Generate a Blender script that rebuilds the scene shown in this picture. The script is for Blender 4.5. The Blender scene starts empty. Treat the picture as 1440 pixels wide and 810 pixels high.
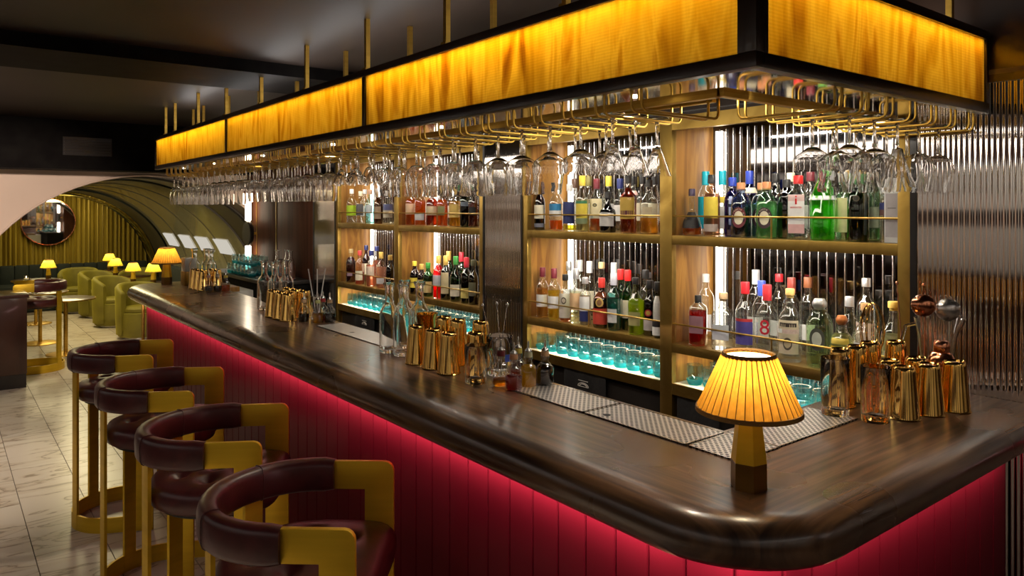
import bpy, bmesh, math, random
from mathutils import Vector, Matrix
random.seed(7)
scene = bpy.context.scene
COL = scene.collection
PI = math.pi

# ------------------------------------------------------------------ camera
F_PX, CX, HY, CAM_H = 1033.0, 720.0, 292.0, 1.68
TH = math.atan2(808.0, 1033.0)
CT, ST = math.cos(TH), math.sin(TH)
cam_data = bpy.data.cameras.new('camera')
cam_data.sensor_width = 36.0
cam_data.lens = F_PX / 1440.0 * 36.0
cam_data.shift_y = -(405.0 - HY) / 1440.0
cam_data.clip_start = 0.05
cam = bpy.data.objects.new('camera', cam_data)
COL.objects.link(cam)
cam.location = (0, 0, CAM_H)
cam.rotation_euler = (PI / 2, 0, -(PI / 2 - (PI / 2 - TH)))
scene.camera = cam

# ------------------------------------------------------------------ view
vs = scene.view_settings
vs.view_transform = 'Standard'
vs.look = 'None'
vs.gamma = 1.0
vs.use_curve_mapping = False
vs.exposure = 0.25
scene.cycles.max_bounces = 24
scene.cycles.diffuse_bounces = 3
scene.cycles.glossy_bounces = 5
scene.cycles.transmission_bounces = 22
scene.cycles.transparent_max_bounces = 48
scene.cycles.caustics_reflective = False
scene.cycles.caustics_refractive = True
scene.cycles.blur_glossy = 1.0
scene.cycles.sample_clamp_indirect = 4.0

# ------------------------------------------------------------------ world
world = bpy.data.worlds.new('world')
scene.world = world
world.use_nodes = True
bg = world.node_tree.nodes['Background']
bg.inputs[0].default_value = (1.0, 0.72, 0.45, 1)
bg.inputs[1].default_value = 0.035

# ------------------------------------------------------------------ large lights
def light(name, kind, loc, energy, color=(1, .8, .55), rot=(0, 0, 0), size=None, size_y=None, spot=None, blend=.6, radius=.03, spread=None):
    l = bpy.data.lights.new(name, kind)
    l.energy = energy
    l.color = color
    if kind == 'AREA':
        l.shape = 'RECTANGLE'
        l.size = size
        l.size_y = size_y
        if spread: l.spread = spread
    elif kind == 'SPOT':
        l.spot_size = spot
        l.spot_blend = blend
        l.shadow_soft_size = radius
    else:
        l.shadow_soft_size = radius
    o = bpy.data.objects.new(name, l)
    COL.objects.link(o)
    o.location = loc
    o.rotation_euler = rot
    return o

WARM = (1.0, 0.74, 0.42)
WARMW = (1.0, 0.86, 0.68)
PANEL_Y = [(0.93, 2.60), (2.64, 4.345), (4.385, 6.08)]
CAN = dict(x0=1.31, y0=0.87, x1=2.535, y1=6.11, z0=1.968, z1=2.218)
# LED strips inside the canopy light boxes (long side, then short side)
for i, (ya, yb) in enumerate(PANEL_Y):
    light('canopy_led', 'AREA', (1.345, (ya + yb) / 2, 2.189), 6.6, (1, .86, .52), (0, math.radians(10), 0), .012, yb - ya - .02)
light('canopy_led', 'AREA', (1.95, .905, 2.189), 4.5, (1, .86, .52), (math.radians(-10), 0, 0), 1.12, .012)
# added fill at the canopy's inner side, brightening the bottles and hanging glasses
light('canopy_inner_fill', 'AREA', (1.715, 3.55, 1.995), 13, (1, .90, .76), (0, math.radians(-52), 0), .10, 4.9)
light('canopy_inner_fill', 'AREA', (2.1, 1.275, 1.995), 2.5, (1, .90, .76), (math.radians(52), 0, 0), .8, .10)
# uplight strips lying on top of the canopy
light('canopy_uplight', 'AREA', (1.5, 3.5, 2.235), 10, (1, .93, .88), (PI, 0, 0), .05, 5.0)
light('canopy_uplight', 'AREA', (2.0, 1.03, 2.235), 2., (1, .93, .88), (PI, 0, 0), 1.0, .05)
# LED strip under the counter nosing, washing the red boards
light('counter_led', 'AREA', (1.158, 3.5, 0.990), 19, (1, .72, .70), (0, math.radians(-80), 0), .02, 5.0)
light('counter_led', 'AREA', (1.96, .763, 0.990), 4.0, (1, .72, .70), (math.radians(80), 0, 0), 1.05, .02)
corner_led = light('counter_led', 'AREA', (1.214, .819, .990), 1.1, (1, .72, .70), (0, 0, 0), .30, .02)
corner_led.rotation_euler = Vector((.69, .69, -.18)).to_track_quat('-Z', 'Y').to_euler()
# ceiling downlights over the walkway and behind the camera
for (x, y, e) in [(-.3, 2.2, 110), (-.25, 3.9, 120), (-.1, 5.6, 115), (.3, 7.0, 55), (-.9, .4, 60), (.8, -1.1, 50)]:
    light('ceiling_spot', 'SPOT', (x, y, 2.43), e, (1, .88, .70), (0, 0, 0), spot=math.radians(60), blend=.8, radius=.06)
# added strips lighting the two unseen walls so mirrors and brass reflect them
light('unseen_wall_fill', 'AREA', (-2.25, 2.8, 2.40), 42, (1, .92, .86), (0, math.radians(14), 0), .05, 8.5)
light('unseen_wall_fill', 'AREA', (.2, -2.1, 2.40), 18, (1, .90, .80), (math.radians(-14), 0, 0), 4.0, .05)
# downlights in the canopy soffit above the counter
for y in (1.35, 2.3, 3.25, 4.2, 5.15, 5.9):
    light('soffit_spot', 'SPOT', (1.47, y, 1.955), 17, WARMW, (0, 0, 0), spot=math.radians(115), blend=.6, radius=.02)
for x in (1.75, 2.15):
    light('soffit_spot', 'SPOT', (x, 1.02, 1.955), 12, WARMW, (0, 0, 0), spot=math.radians(115), blend=.6, radius=.02)
# LED lines and added bottle fill under shelf fronts and header, per bay
for (a, b) in ((1.146, 2.108), (2.176, 3.112), (3.563, 4.54), (4.60, 5.525)):
    for (z, e) in ((2.015, 3.4), (1.512, 3.6), (1.038, 6.5)):
        light('shelf_led_fill', 'AREA', (2.562, (a + b) / 2, z), e, (1, .91, .78), (0, math.radians(-24), 0), .012, b - a - .24)
# added fill brightening the gold curtain, without a fixture
light('curtain_fill', 'AREA', (1.6, 14.2, 1.80), 9, (1, .85, .45), (math.radians(40), 0, 0), 2.2, .05)
# added fill hanging free in the vault to brighten the lounge
light('vault_fill', 'AREA', (1.6, 11.3, 1.90), 50, (1, .85, .45), (0, 0, 0), .5, 5.0)
# added spot that brightens the arch wall, no fixture in the ceiling
light('arch_fill', 'SPOT', (-.3, 4.9, 2.42), 340, (1, .8, .66), (math.radians(72), 0, math.radians(-17)), spot=math.radians(42), blend=.7, radius=.1)

# ------------------------------------------------------------------ pixel helpers
def ray(u, v):
    a = (u - CX) / F_PX
    return Vector((ST + a * CT, CT - a * ST, (HY - v) / F_PX))
def at_x(u, v, x):
    d = ray(u, v); return Vector((0, 0, CAM_H)) + d * (x / d.x)
def at_z(u, v, z):
    d = ray(u, v); return Vector((0, 0, CAM_H)) + d * ((z - CAM_H) / d.z)
def y_on(u, x):
    return at_x(u, HY, x).y

# ------------------------------------------------------------------ materials
MATS = {}
def nodes_of(name):
    m = bpy.data.materials.new(name)
    m.use_nodes = True
    nt = m.node_tree
    for n in list(nt.nodes): nt.nodes.remove(n)
    out = nt.nodes.new('ShaderNodeOutputMaterial')
    MATS[name] = m
    return m, nt, out
def c4(c): return (c[0], c[1], c[2], 1)
def coords(nt, scale, kind='Object', rot=(0, 0, 0)):
    tc = nt.nodes.new('ShaderNodeTexCoord')
    mp = nt.nodes.new('ShaderNodeMapping')
    mp.inputs['Scale'].default_value = scale
    mp.inputs['Rotation'].default_value = rot
    nt.links.new(tc.outputs[kind], mp.inputs[0])
    return mp.outputs[0]
def noise(nt, vec, scale=1., detail=3., dist=0.):
    n = nt.nodes.new('ShaderNodeTexNoise')
    n.inputs['Scale'].default_value = scale
    n.inputs['Detail'].default_value = detail
    n.inputs['Distortion'].default_value = dist
    nt.links.new(vec, n.inputs['Vector'])
    return n.outputs[0]
def ramp(nt, fac, stops):
    r = nt.nodes.new('ShaderNodeValToRGB')
    el = r.color_ramp.elements
    while len(el) < len(stops): el.new(.5)
    for e, (p, c) in zip(el, stops):
        e.position = p; e.color = c4(c)
    nt.links.new(fac, r.inputs[0])
    return r.outputs[0]
def pm(name, c1, c2=None, rough=.4, metal=0., scale=(8, 8, 8), lo=.35, hi=.65, coat=0., bump=0., sheen=0., rough2=None, dist=0., kind='Object', spec=.5, detail=3.):
    m, nt, out = nodes_of(name)
    p = nt.nodes.new('ShaderNodeBsdfPrincipled')
    p.inputs['Metallic'].default_value = metal
    p.inputs['Roughness'].default_value = rough
    p.inputs['Coat Weight'].default_value = coat
    p.inputs['Coat Roughness'].default_value = .08
    p.inputs['Specular IOR Level'].default_value = spec
    if sheen:
        p.inputs['Sheen Weight'].default_value = sheen
        p.inputs['Sheen Tint'].default_value = c4([min(1, v * 2) for v in c1])
    n = noise(nt, coords(nt, scale, kind), 1., detail, dist)
    nt.links.new(ramp(nt, n, [(lo, c1), (hi, c2 or [v * .8 for v in c1])]), p.inputs['Base Color'])
    if rough2 is not None:
        nt.links.new(ramp(nt, n, [(lo, (rough,) * 3), (hi, (rough2,) * 3)]), p.inputs['Roughness'])
    if bump:
        b = nt.nodes.new('ShaderNodeBump')
        b.inputs['Strength'].default_value = bump
        b.inputs['Distance'].default_value = .004
        nt.links.new(n, b.inputs['Height'])
        nt.links.new(b.outputs[0], p.inputs['Normal'])
    nt.links.new(p.outputs[0], out.inputs[0])
    return m
def emit(name, col, strength):
    m, nt, out = nodes_of(name)
    e = nt.nodes.new('ShaderNodeEmission')
    e.inputs[0].default_value = c4(col); e.inputs[1].default_value = strength
    nt.links.new(e.outputs[0], out.inputs[0])
    return m
def thin_glass(name, tint=(1, 1, 1), k=1.0, base=0.):
    """thin clear glass: straight-through transmission plus the same fresnel reflection from either side"""
    m, nt, out = nodes_of(name)
    t = nt.nodes.new('ShaderNodeBsdfTransparent'); t.inputs[0].default_value = c4(tint)
    g = nt.nodes.new('ShaderNodeBsdfGlossy'); g.inputs['Color'].default_value = (1, 1, 1, 1); g.inputs['Roughness'].default_value = .015
    ge = nt.nodes.new('ShaderNodeNewGeometry')
    io = nt.nodes.new('ShaderNodeMix'); io.inputs[2].default_value = 1.5; io.inputs[3].default_value = 1 / 1.5
    nt.links.new(ge.outputs['Backfacing'], io.inputs[0])
    fr = nt.nodes.new('ShaderNodeFresnel'); nt.links.new(io.outputs[0], fr.inputs['IOR'])
    ma = nt.nodes.new('ShaderNodeMath'); ma.operation = 'MULTIPLY_ADD'; ma.use_clamp = True
    ma.inputs[1].default_value = k; ma.inputs[2].default_value = base
    nt.links.new(fr.outputs[0], ma.inputs[0])
    m2 = nt.nodes.new('ShaderNodeMixShader')
    nt.links.new(ma.outputs[0], m2.inputs[0]); nt.links.new(t.outputs[0], m2.inputs[1]); nt.links.new(g.outputs[0], m2.inputs[2])
    nt.links.new(m2.outputs[0], out.inputs[0])
    return m
def solid_glass(name, tint=(1, 1, 1)):
    m, nt, out = nodes_of(name)
    g = nt.nodes.new('ShaderNodeBsdfGlass'); g.inputs['Color'].default_value = c4(tint); g.inputs['IOR'].default_value = 1.47; g.inputs['Roughness'].default_value = 0
    nt.links.new(g.outputs[0], out.inputs[0])
    return m
def liquid(name, col, through=.45):
    m, nt, out = nodes_of(name)
    t = nt.nodes.new('ShaderNodeBsdfTransparent'); t.inputs[0].default_value = c4([min(1, v * 1.25) for v in col])
    tr = nt.nodes.new('ShaderNodeBsdfTranslucent')
    n = noise(nt, coords(nt, (20, 20, 9)), 1., 2.)
    nt.links.new(ramp(nt, n, [(.3, col), (.75, [min(1, v * 1.3) for v in col])]), tr.inputs[0])
    mx = nt.nodes.new('ShaderNodeMixShader'); mx.inputs[0].default_value = 1 - through
    nt.links.new(t.outputs[0], mx.inputs[1]); nt.links.new(tr.outputs[0], mx.inputs[2])
    g = nt.nodes.new('ShaderNodeBsdfGlossy'); g.inputs['Roughness'].default_value = .05
    m2 = nt.nodes.new('ShaderNodeMixShader'); m2.inputs[0].default_value = .06
    nt.links.new(mx.outputs[0], m2.inputs[1]); nt.links.new(g.outputs[0], m2.inputs[2])
    nt.links.new(m2.outputs[0], out.inputs[0])
    return m

pm('brass', (.78, .50, .10), (.62, .38, .07), .30, 1., (3, 3, 40), rough2=.42)
pm('brass_aged', (.46, .30, .075), (.30, .185, .042), .36, 1., (5, 5, 5), rough2=.5, dist=1.)
pm('brass_gold', (.90, .58, .18), (.72, .44, .11), .06, 1., (3, 3, 20))
pm('brass_satin', (.84, .55, .03), (.74, .47, .022), .42, .6, (2, 2, 30))
pm('copper', (.85, .36, .2), (.7, .25, .12), .15, 1.)
pm('steel', (.78, .76, .74), (.6, .58, .56), .25, 1.)
pm('bronze_mirror', (.80, .72, .60), (.72, .64, .52), .06, 1.)
pm('black_metal', (.012, .010, .009), (.02, .016, .014), .35, 0., coat=.2)
pm('frame_dark', (.020, .011, .007), (.035, .018, .010), .30, 0., (3, 3, 3), coat=.3)
pm('black_void', (.006, .005, .005), (.01, .009, .008), .6, spec=.1)
pm('black_cloth', (.010, .009, .010), (.018, .016, .016), .7, bump=.3, scale=(60, 60, 60))
pm('red_lacquer', (.100, .0045, .011), (.08, .0035, .008), .30, 0., (1.5, 1.5, 4), coat=0., spec=.18)
pm('oxblood', (.085, .014, .014), (.05, .008, .009), .38, 0., (14, 14, 14), bump=.25, lo=.3, hi=.7, dist=.6)
pm('ceiling_paint', (.030, .021, .017), (.022, .015, .012), .5, 0., (1, 1, 1), spec=.12)
pm('plaster', (.70, .56, .46), (.64, .51, .415), .75, 0., (1.5, 1.5, 1.5))
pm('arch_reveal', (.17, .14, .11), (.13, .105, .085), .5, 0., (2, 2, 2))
pm('vault_dark', (.06, .052, .036), (.045, .04, .026), .42, 0., (2, 2, 2))
pm('vault_olive', (.54, .49, .31), (.36, .33, .20), .20, .25, (.8, 2.5, .8), lo=.3, hi=.7, coat=.8, dist=1.)
pm('vault_gold', (.62, .50, .12), (.40, .32, .06), .16, .9, (1, 4, 1), coat=.5)
pm('curtain', (.46, .33, .05), (.30, .21, .03), .42, .35, (14, 14, 1.0), sheen=.3)
pm('velvet_dark', (.012, .018, .016), (.008, .012, .011), .8, 0., (9, 9, 2), sheen=.2)
pm('velvet_olive', (.19, .160, .011), (.14, .115, .008), .7, 0., (6, 6, 6), sheen=.7)
pm('walnut_dark', (.050, .018, .010), (.028, .010, .006), .3, 0., (5, 5, 1.0), coat=.5, dist=1.5)
pm('wood_wall', (.115, .040, .020), (.065, .023, .012), .55, 0., (6, 6, .8), dist=1.2, spec=.25)
pm('oak_side', (.36, .17, .028), (.22, .09, .013), .45, 0., (14, 14, 1.6), dist=2.2, lo=.4, hi=.6)
pm('dark_mirror', (.20, .19, .19), (.17, .16, .16), .05, 1.)
pm('fluted_mirror', (.80, .76, .73), (.74, .70, .67), .05, 1., (1, 1, 1))
pm('mirror', (.9, .9, .9), (.88, .88, .88), .02, 1.)
pm('white_paint', (.82, .78, .70), (.76, .72, .64), .5)
pm('cream_shelf', (.80, .70, .52), (.72, .62, .44), .3, 0., (6, 6, 6), coat=.3)
pm('ceramic_white', (.8, .78, .74), (.74, .72, .68), .3)
pm('cork', (.55, .32, .14), (.42, .23, .09), .8, 0., (90, 90, 90))
pm('rubber_black', (.015, .014, .013), (.025, .023, .022), .5)
for nm_ in ('red_lacquer', 'wood_wall', 'black_void'):
    MATS[nm_].node_tree.nodes['Principled BSDF'].inputs['IOR'].default_value = 1.22
emit('led_white', (1.0, .92, .80), 6.0)
emit('led_soft', (1.0, .82, .56), 9.0)
emit('lamp_bulb', (1.0, .88, .66), 7.0)
emit('sconce_tube', (1.0, .82, .6), 11.0)
emit('vault_light', (1.0, .93, .8), .5)
emit('candle_flame', (1.0, .7, .35), 40.0)
solid_glass('clear_glass')
thin_glass('bottle_clear', (.96, .97, .96), 2.8)
thin_glass('tumbler_clear', (.90, .98, .99), 2.8, .03)
liquid('tumbler_base', (.20, .78, .90), .4)
solid_glass('solid_glass')

def build_marble():
    m, nt, out = nodes_of('marble_tile')
    p = nt.nodes.new('ShaderNodeBsdfPrincipled')
    tc = nt.nodes.new('ShaderNodeTexCoord'); oi = nt.nodes.new('ShaderNodeObjectInfo')
    ad = nt.nodes.new('ShaderNodeVectorMath'); ad.operation = 'MULTIPLY_ADD'
    ad.inputs[1].default_value = (1, 1, 1)
    cx = nt.nodes.new('ShaderNodeCombineXYZ')
    mu = nt.nodes.new('ShaderNodeMath'); mu.operation = 'MULTIPLY'; mu.inputs[1].default_value = 37.
    nt.links.new(oi.outputs['Random'], mu.inputs[0])
    for k in range(3): nt.links.new(mu.outputs[0], cx.inputs[k])
    nt.links.new(tc.outputs['Object'], ad.inputs[0]); nt.links.new(cx.outputs[0], ad.inputs[2])
    mp = nt.nodes.new('ShaderNodeMapping'); mp.inputs['Rotation'].default_value = (0, 0, .9); mp.inputs['Scale'].default_value = (1.2, 4.2, 1)
    nt.links.new(ad.outputs[0], mp.inputs[0])
    n = noise(nt, mp.outputs[0], 1.6, 6., .8)
    vein = ramp(nt, n, [(.44, (.66, .57, .48)), (.485, (.62, .52, .42)), (.503, (.26, .18, .12)), (.525, (.60, .50, .40)), (.62, (.68, .60, .51))])
    nt.links.new(vein, p.inputs['Base Color'])
    p.inputs['Roughness'].default_value = .28
    nt.links.new(p.outputs[0], out.inputs[0])
build_marble()
pm('grout', (.16, .12, .09), (.12, .09, .07), .9)

def build_counter_wood():
    m, nt, out = nodes_of('counter_wood')
    p = nt.nodes.new('ShaderNodeBsdfPrincipled')
    tc = nt.nodes.new('ShaderNodeTexCoord')
    sp = nt.nodes.new('ShaderNodeSeparateXYZ'); nt.links.new(tc.outputs['Object'], sp.inputs[0])
    def math_(op, a, b):
        n = nt.nodes.new('ShaderNodeMath'); n.operation = op
        for i, v in enumerate((a, b)):
            if isinstance(v, (int, float)): n.inputs[i].default_value = v
            else: nt.links.new(v, n.inputs[i])
        return n.outputs[0]
    # the short arm of the counter is a second board with its grain the other way, mitred at the corner
    side = math_('GREATER_THAN', math_('MULTIPLY', math_('SUBTRACT', sp.outputs[0], 1.10), .93), math_('SUBTRACT', sp.outputs[1], .70))
    def grain(sc):
        mp = nt.nodes.new('ShaderNodeMapping'); mp.inputs['Scale'].default_value = sc
        nt.links.new(tc.outputs['Object'], mp.inputs[0])
        return noise(nt, mp.outputs[0], 1., 6., .25)
    mx = nt.nodes.new('ShaderNodeMix')
    nt.links.new(side, mx.inputs[0]); nt.links.new(grain((55, 2.4, 10)), mx.inputs[2]); nt.links.new(grain((2.4, 55, 10)), mx.inputs[3])
    g = mx.outputs[0]
    nt.links.new(ramp(nt, g, [(.3, (.034, .016, .009)), (.48, (.095, .048, .025)), (.62, (.17, .090, .045)), (.75, (.075, .036, .018))]), p.inputs['Base Color'])
    n2 = noise(nt, coords(nt, (3, 3, 3)), 1., 2.)
    nt.links.new(ramp(nt, n2, [(.3, (.25,) * 3), (.7, (.33,) * 3)]), p.inputs['Roughness'])
    p.inputs['Coat Weight'].default_value = .45; p.inputs['Coat Roughness'].default_value = .16
    b = nt.nodes.new('ShaderNodeBump'); b.inputs['Strength'].default_value = .10; b.inputs['Distance'].default_value = .002
    nt.links.new(g, b.inputs['Height']); nt.links.new(b.outputs[0], p.inputs['Normal'])
    nt.links.new(p.outputs[0], out.inputs[0])
build_counter_wood()

def build_veneer():
    """figured veneer with a fine weave, backlit: lets the strip behind it glow through"""
    m, nt, out = nodes_of('backlit_veneer')
    v = coords(nt, (13, 13, 2.6))
    n = noise(nt, v, 1., 6., .7)
    col = ramp(nt, n, [(.26, (.27, .130, .008)), (.40, (.48, .30, .026)), (.52, (.62, .43, .065)), (.62, (.46, .27, .022)), (.74, (.30, .145, .010))])
    w = nt.nodes.new('ShaderNodeTexWave'); w.wave_type = 'BANDS'; w.bands_direction = 'Z'
    w.inputs['Scale'].default_value = 40.; w.inputs['Distortion'].default_value = .4
    tc = nt.nodes.new('ShaderNodeTexCoord'); nt.links.new(tc.outputs['Object'], w.inputs[0])
    mix = nt.nodes.new('ShaderNodeMix'); mix.data_type = 'RGBA'; mix.blend_type = 'MULTIPLY'; mix.inputs[0].default_value = .12
    nt.links.new(col, mix.inputs[6]); nt.links.new(w.outputs[0], mix.inputs[7])
    tr = nt.nodes.new('ShaderNodeBsdfTranslucent'); nt.links.new(mix.outputs[2], tr.inputs[0])
    em = nt.nodes.new('ShaderNodeEmission'); em.inputs[1].default_value = .07; nt.links.new(mix.outputs[2], em.inputs[0])
    ad = nt.nodes.new('ShaderNodeAddShader')
    nt.links.new(tr.outputs[0], ad.inputs[0]); nt.links.new(em.outputs[0], ad.inputs[1])
    nt.links.new(ad.outputs[0], out.inputs[0])
build_veneer()

def build_shade(name, col, dark):
    m, nt, out = nodes_of(name)
    tr = nt.nodes.new('ShaderNodeBsdfTranslucent'); di = nt.nodes.new('ShaderNodeBsdfDiffuse')
    n = noise(nt, coords(nt, (60, 60, 60)), 1., 2.)
    c = ramp(nt, n, [(.3, dark), (.7, col)])
    nt.links.new(c, tr.inputs[0]); nt.links.new(c, di.inputs[0])
    mx = nt.nodes.new('ShaderNodeMixShader'); mx.inputs[0].default_value = .3
    nt.links.new(tr.outputs[0], mx.inputs[1]); nt.links.new(di.outputs[0], mx.inputs[2])
    nt.links.new(mx.outputs[0], out.inputs[0])
build_shade('shade_amber', (.80, .40, .055), (.66, .31, .035))
build_shade('shade_yellow', (.85, .74, .08), (.72, .62, .05))
pm('shade_trim', (.34, .17, .035), (.25, .12, .025), .7)

def build_perforated():
    m, nt, out = nodes_of('perforated_steel')
    p = nt.nodes.new('ShaderNodeBsdfPrincipled')
    p.inputs['Metallic'].default_value = .6; p.inputs['Roughness'].default_value = .34
    v = nt.nodes.new('ShaderNodeTexVoronoi'); v.voronoi_dimensions = '2D'
    v.inputs['Scale'].default_value = 78.; v.inputs['Randomness'].default_value = 0.
    nt.links.new(coords(nt, (1, 1, 1), rot=(0, 0, PI / 4)), v.inputs['Vector'])
    c = ramp(nt, v.outputs['Distance'], [(.30, (.012, .010, .009)), (.36, (.80, .74, .68))])
    nt.links.new(c, p.inputs['Base Color'])
    nt.links.new(p.outputs[0], out.inputs[0])
build_perforated()

_cols = {}
def colmat(col, rough=.45, metal=0.):
    key = (tuple(round(v, 3) for v in col), rough, metal)
    if key not in _cols:
        _cols[key] = pm('colour_%d' % len(_cols), col, [v * .85 for v in col], rough, metal, (25, 25, 25)).name
    return _cols[key]
_liqs, _gls = {}, {}
def liqmat(col, through=None):
    key = tuple(round(v, 3) for v in col)
    if through is None: through = .93 if min(col) > .6 else .66
    if key not in _liqs: _liqs[key] = liquid('liquid_%d' % len(_liqs), col, through).name
    return _liqs[key]
def glsmat(tint):
    key = tuple(round(v, 3) for v in tint)
    if key not in _gls: _gls[key] = thin_glass('bottle_glass_%d' % len(_gls), tint, 2.0, .01).name
    return _gls[key]

# ------------------------------------------------------------------ mesh helpers
class MB:
    def __init__(self): self.v = []; self.f = []
    def add(self, vs, fs):
        b = len(self.v); self.v += [tuple(p) for p in vs]; self.f += [tuple(b + i for i in f) for f in fs]
        return self
    def box(self, x0, x1, y0, y1, z0, z1):
        return self.add([(x0, y0, z0), (x1, y0, z0), (x1, y1, z0), (x0, y1, z0), (x0, y0, z1), (x1, y0, z1), (x1, y1, z1), (x0, y1, z1)],
                 [(0, 3, 2, 1), (4, 5, 6, 7), (0, 1, 5, 4), (1, 2, 6, 5), (2, 3, 7, 6), (3, 0, 4, 7)])
    def lathe(self, prof, seg=24, c=(0, 0, 0), mod=None, close=True):
        """profile of (r, z); r 0 at an end closes to a point. mod(angle, z, r) scales r"""
        rings = []; vs = []; fs = []
        for (r, z) in prof:
            if r <= 1e-6:
                rings.append([len(vs)]); vs.append((c[0], c[1], c[2] + z))
            else:
                ring = []
                for k in range(seg):
                    a = 2 * PI * k / seg
                    rr = r * (mod(a, z, r) if mod else 1)
                    ring.append(len(vs)); vs.append((c[0] + rr * math.cos(a), c[1] + rr * math.sin(a), c[2] + z))
                rings.append(ring)
        for A, B in zip(rings, rings[1:]):
            if len(A) == 1 and len(B) == 1: continue
            for k in range(seg):
                k2 = (k + 1) % seg
                if len(A) == 1: fs.append((A[0], B[k2], B[k]))
                elif len(B) == 1: fs.append((A[k], A[k2], B[0]))
                else: fs.append((A[k], A[k2], B[k2], B[k]))
        if close:
            if len(rings[0]) > 1: fs.append(tuple(reversed(rings[0])))
            if len(rings[-1]) > 1: fs.append(tuple(rings[-1]))
        return self.add(vs, fs)
    def tube(self, pts, r, seg=8, ry=None):
        pts = [Vector(p) for p in pts]
        vs = []; fs = []; up = None
        n = len(pts)
        for i, p in enumerate(pts):
            t = (pts[min(i + 1, n - 1)] - pts[max(i - 1, 0)]).normalized()
            if up is None:
                up = Vector((0, 0, 1)) if abs(t.z) < .9 else Vector((1, 0, 0))
            s = t.cross(up).normalized(); up = s.cross(t).normalized()
            rr = r[i] if isinstance(r, (list, tuple)) else r
            for k in range(seg):
                a = 2 * PI * k / seg + PI / seg
                q = p + s * rr * math.cos(a) + up * (rr if ry is None else ry) * math.sin(a)
                vs.append(q)
        for i in range(n - 1):
            for k in range(seg):
                k2 = (k + 1) % seg
                fs.append((i * seg + k, i * seg + k2, (i + 1) * seg + k2, (i + 1) * seg + k))
        fs.append(tuple(reversed(range(seg)))); fs.append(tuple((n - 1) * seg + k for k in range(seg)))
        return self.add(vs, fs)
    def prism(self, poly, t0, t1, axis='z'):
        """extrude a 2D polygon between t0 and t1 along an axis"""
        def P(a, b, t): return {'z': (a, b, t), 'y': (a, t, b), 'x': (t, a, b)}[axis]
        n = len(poly)
        vs = [P(a, b, t0) for a, b in poly] + [P(a, b, t1) for a, b in poly]
        fs = [tuple(reversed(range(n))), tuple(range(n, 2 * n))] + [(i, (i + 1) % n, n + (i + 1) % n, n + i) for i in range(n)]
        return self.add(vs, fs)
    def mesh(self, name, smooth=40, bevel=0, bseg=2, fix=True):
        me = bpy.data.meshes.new(name)
        me.from_pydata(self.v, [], self.f)
        bm = bmesh.new(); bm.from_mesh(me)
        if bevel:
            ed = [e for e in bm.edges if len(e.link_faces) == 2 and e.calc_face_angle(0) > .5]
            bmesh.ops.bevel(bm, geom=ed, offset=bevel, segments=bseg, affect='EDGES', profile=.6)
        if fix: bmesh.ops.recalc_face_normals(bm, faces=bm.faces)
        ng = [f for f in bm.faces if len(f.verts) > 4]
        if ng: bmesh.ops.triangulate(bm, faces=ng)
        bm.to_mesh(me); bm.free()
        if smooth:
            me.polygons.foreach_set('use_smooth', [True] * len(me.polygons))
            me.set_sharp_from_angle(angle=math.radians(smooth))
        me.update()
        return me
def link(name, me, mat, parent=None, loc=None, rot=None):
    o = bpy.data.objects.new(name, me)
    COL.objects.link(o)
    if mat and me is not None and not me.materials:
        me.materials.append(MATS[mat])
    if parent: o.parent = parent
    if loc is not None: o.location = loc
    if rot is not None: o.rotation_euler = rot
    return o
def ob(name, mb, mat, parent=None, loc=None, rot=None, **kw):
    return link(name, mb.mesh(name, **kw), mat, parent, loc, rot)
def boxo(name, b, mat, parent=None, bevel=0, **kw):
    return ob(name, MB().box(*b), mat, parent, bevel=bevel, **kw)
def tag(o, label, cat, group=None):
    o['label'] = label; o['category'] = cat
    if group: o['group'] = group
    return o
def thing(name, label, cat, loc=(0, 0, 0), rz=0, group=None):
    o = bpy.data.objects.new(name, None); COL.objects.link(o)
    o.empty_display_size = .05
    o.location = loc; o.rotation_euler = (0, 0, rz)
    return tag(o, label, cat, group)
def struct(o): o['kind'] = 'structure'; return o
def kids(o): return [c for c in bpy.data.objects if c.parent == o]
_KC = {}
def dup(root, loc, rz=0, label=None, group=None, tilt=None):
    """a copy of a thing with copies of its parts and sub-parts (mesh data shared)"""
    if root.name not in _KC:
        _KC[root.name] = [(ch, list(ch.children)) for ch in root.children]
    r = root.copy(); COL.objects.link(r); r.location = loc
    r.rotation_euler = (tilt or 0, 0, rz)
    if label: r['label'] = label
    if group: r['group'] = group
    for ch, gs in _KC[root.name]:
        c = ch.copy(); COL.objects.link(c); c.parent = r
        for g in gs:
            d = g.copy(); COL.objects.link(d); d.parent = c
    return r
class Proto:
    """first use moves the original, later uses copy it"""
    def __init__(self, root): self.root = root; self.used = False
    def put(self, loc, rz=0, label=None, group=None):
        if not self.used:
            self.used = True; r = self.root
            self.keep = [(ch, list(ch.children)) for ch in r.children]
            _KC[r.name] = self.keep
            r.location = loc; r.rotation_euler = (0, 0, rz)
            if label: r['label'] = label
            if group: r['group'] = group
            return r
        return dup(self.root, loc, rz, label, group)
def arc(cx, cy, r, a0, a1, n):
    return [(cx + r * math.cos(math.radians(a0 + (a1 - a0) * i / n)), cy + r * math.sin(math.radians(a0 + (a1 - a0) * i / n))) for i in range(n + 1)]
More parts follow.
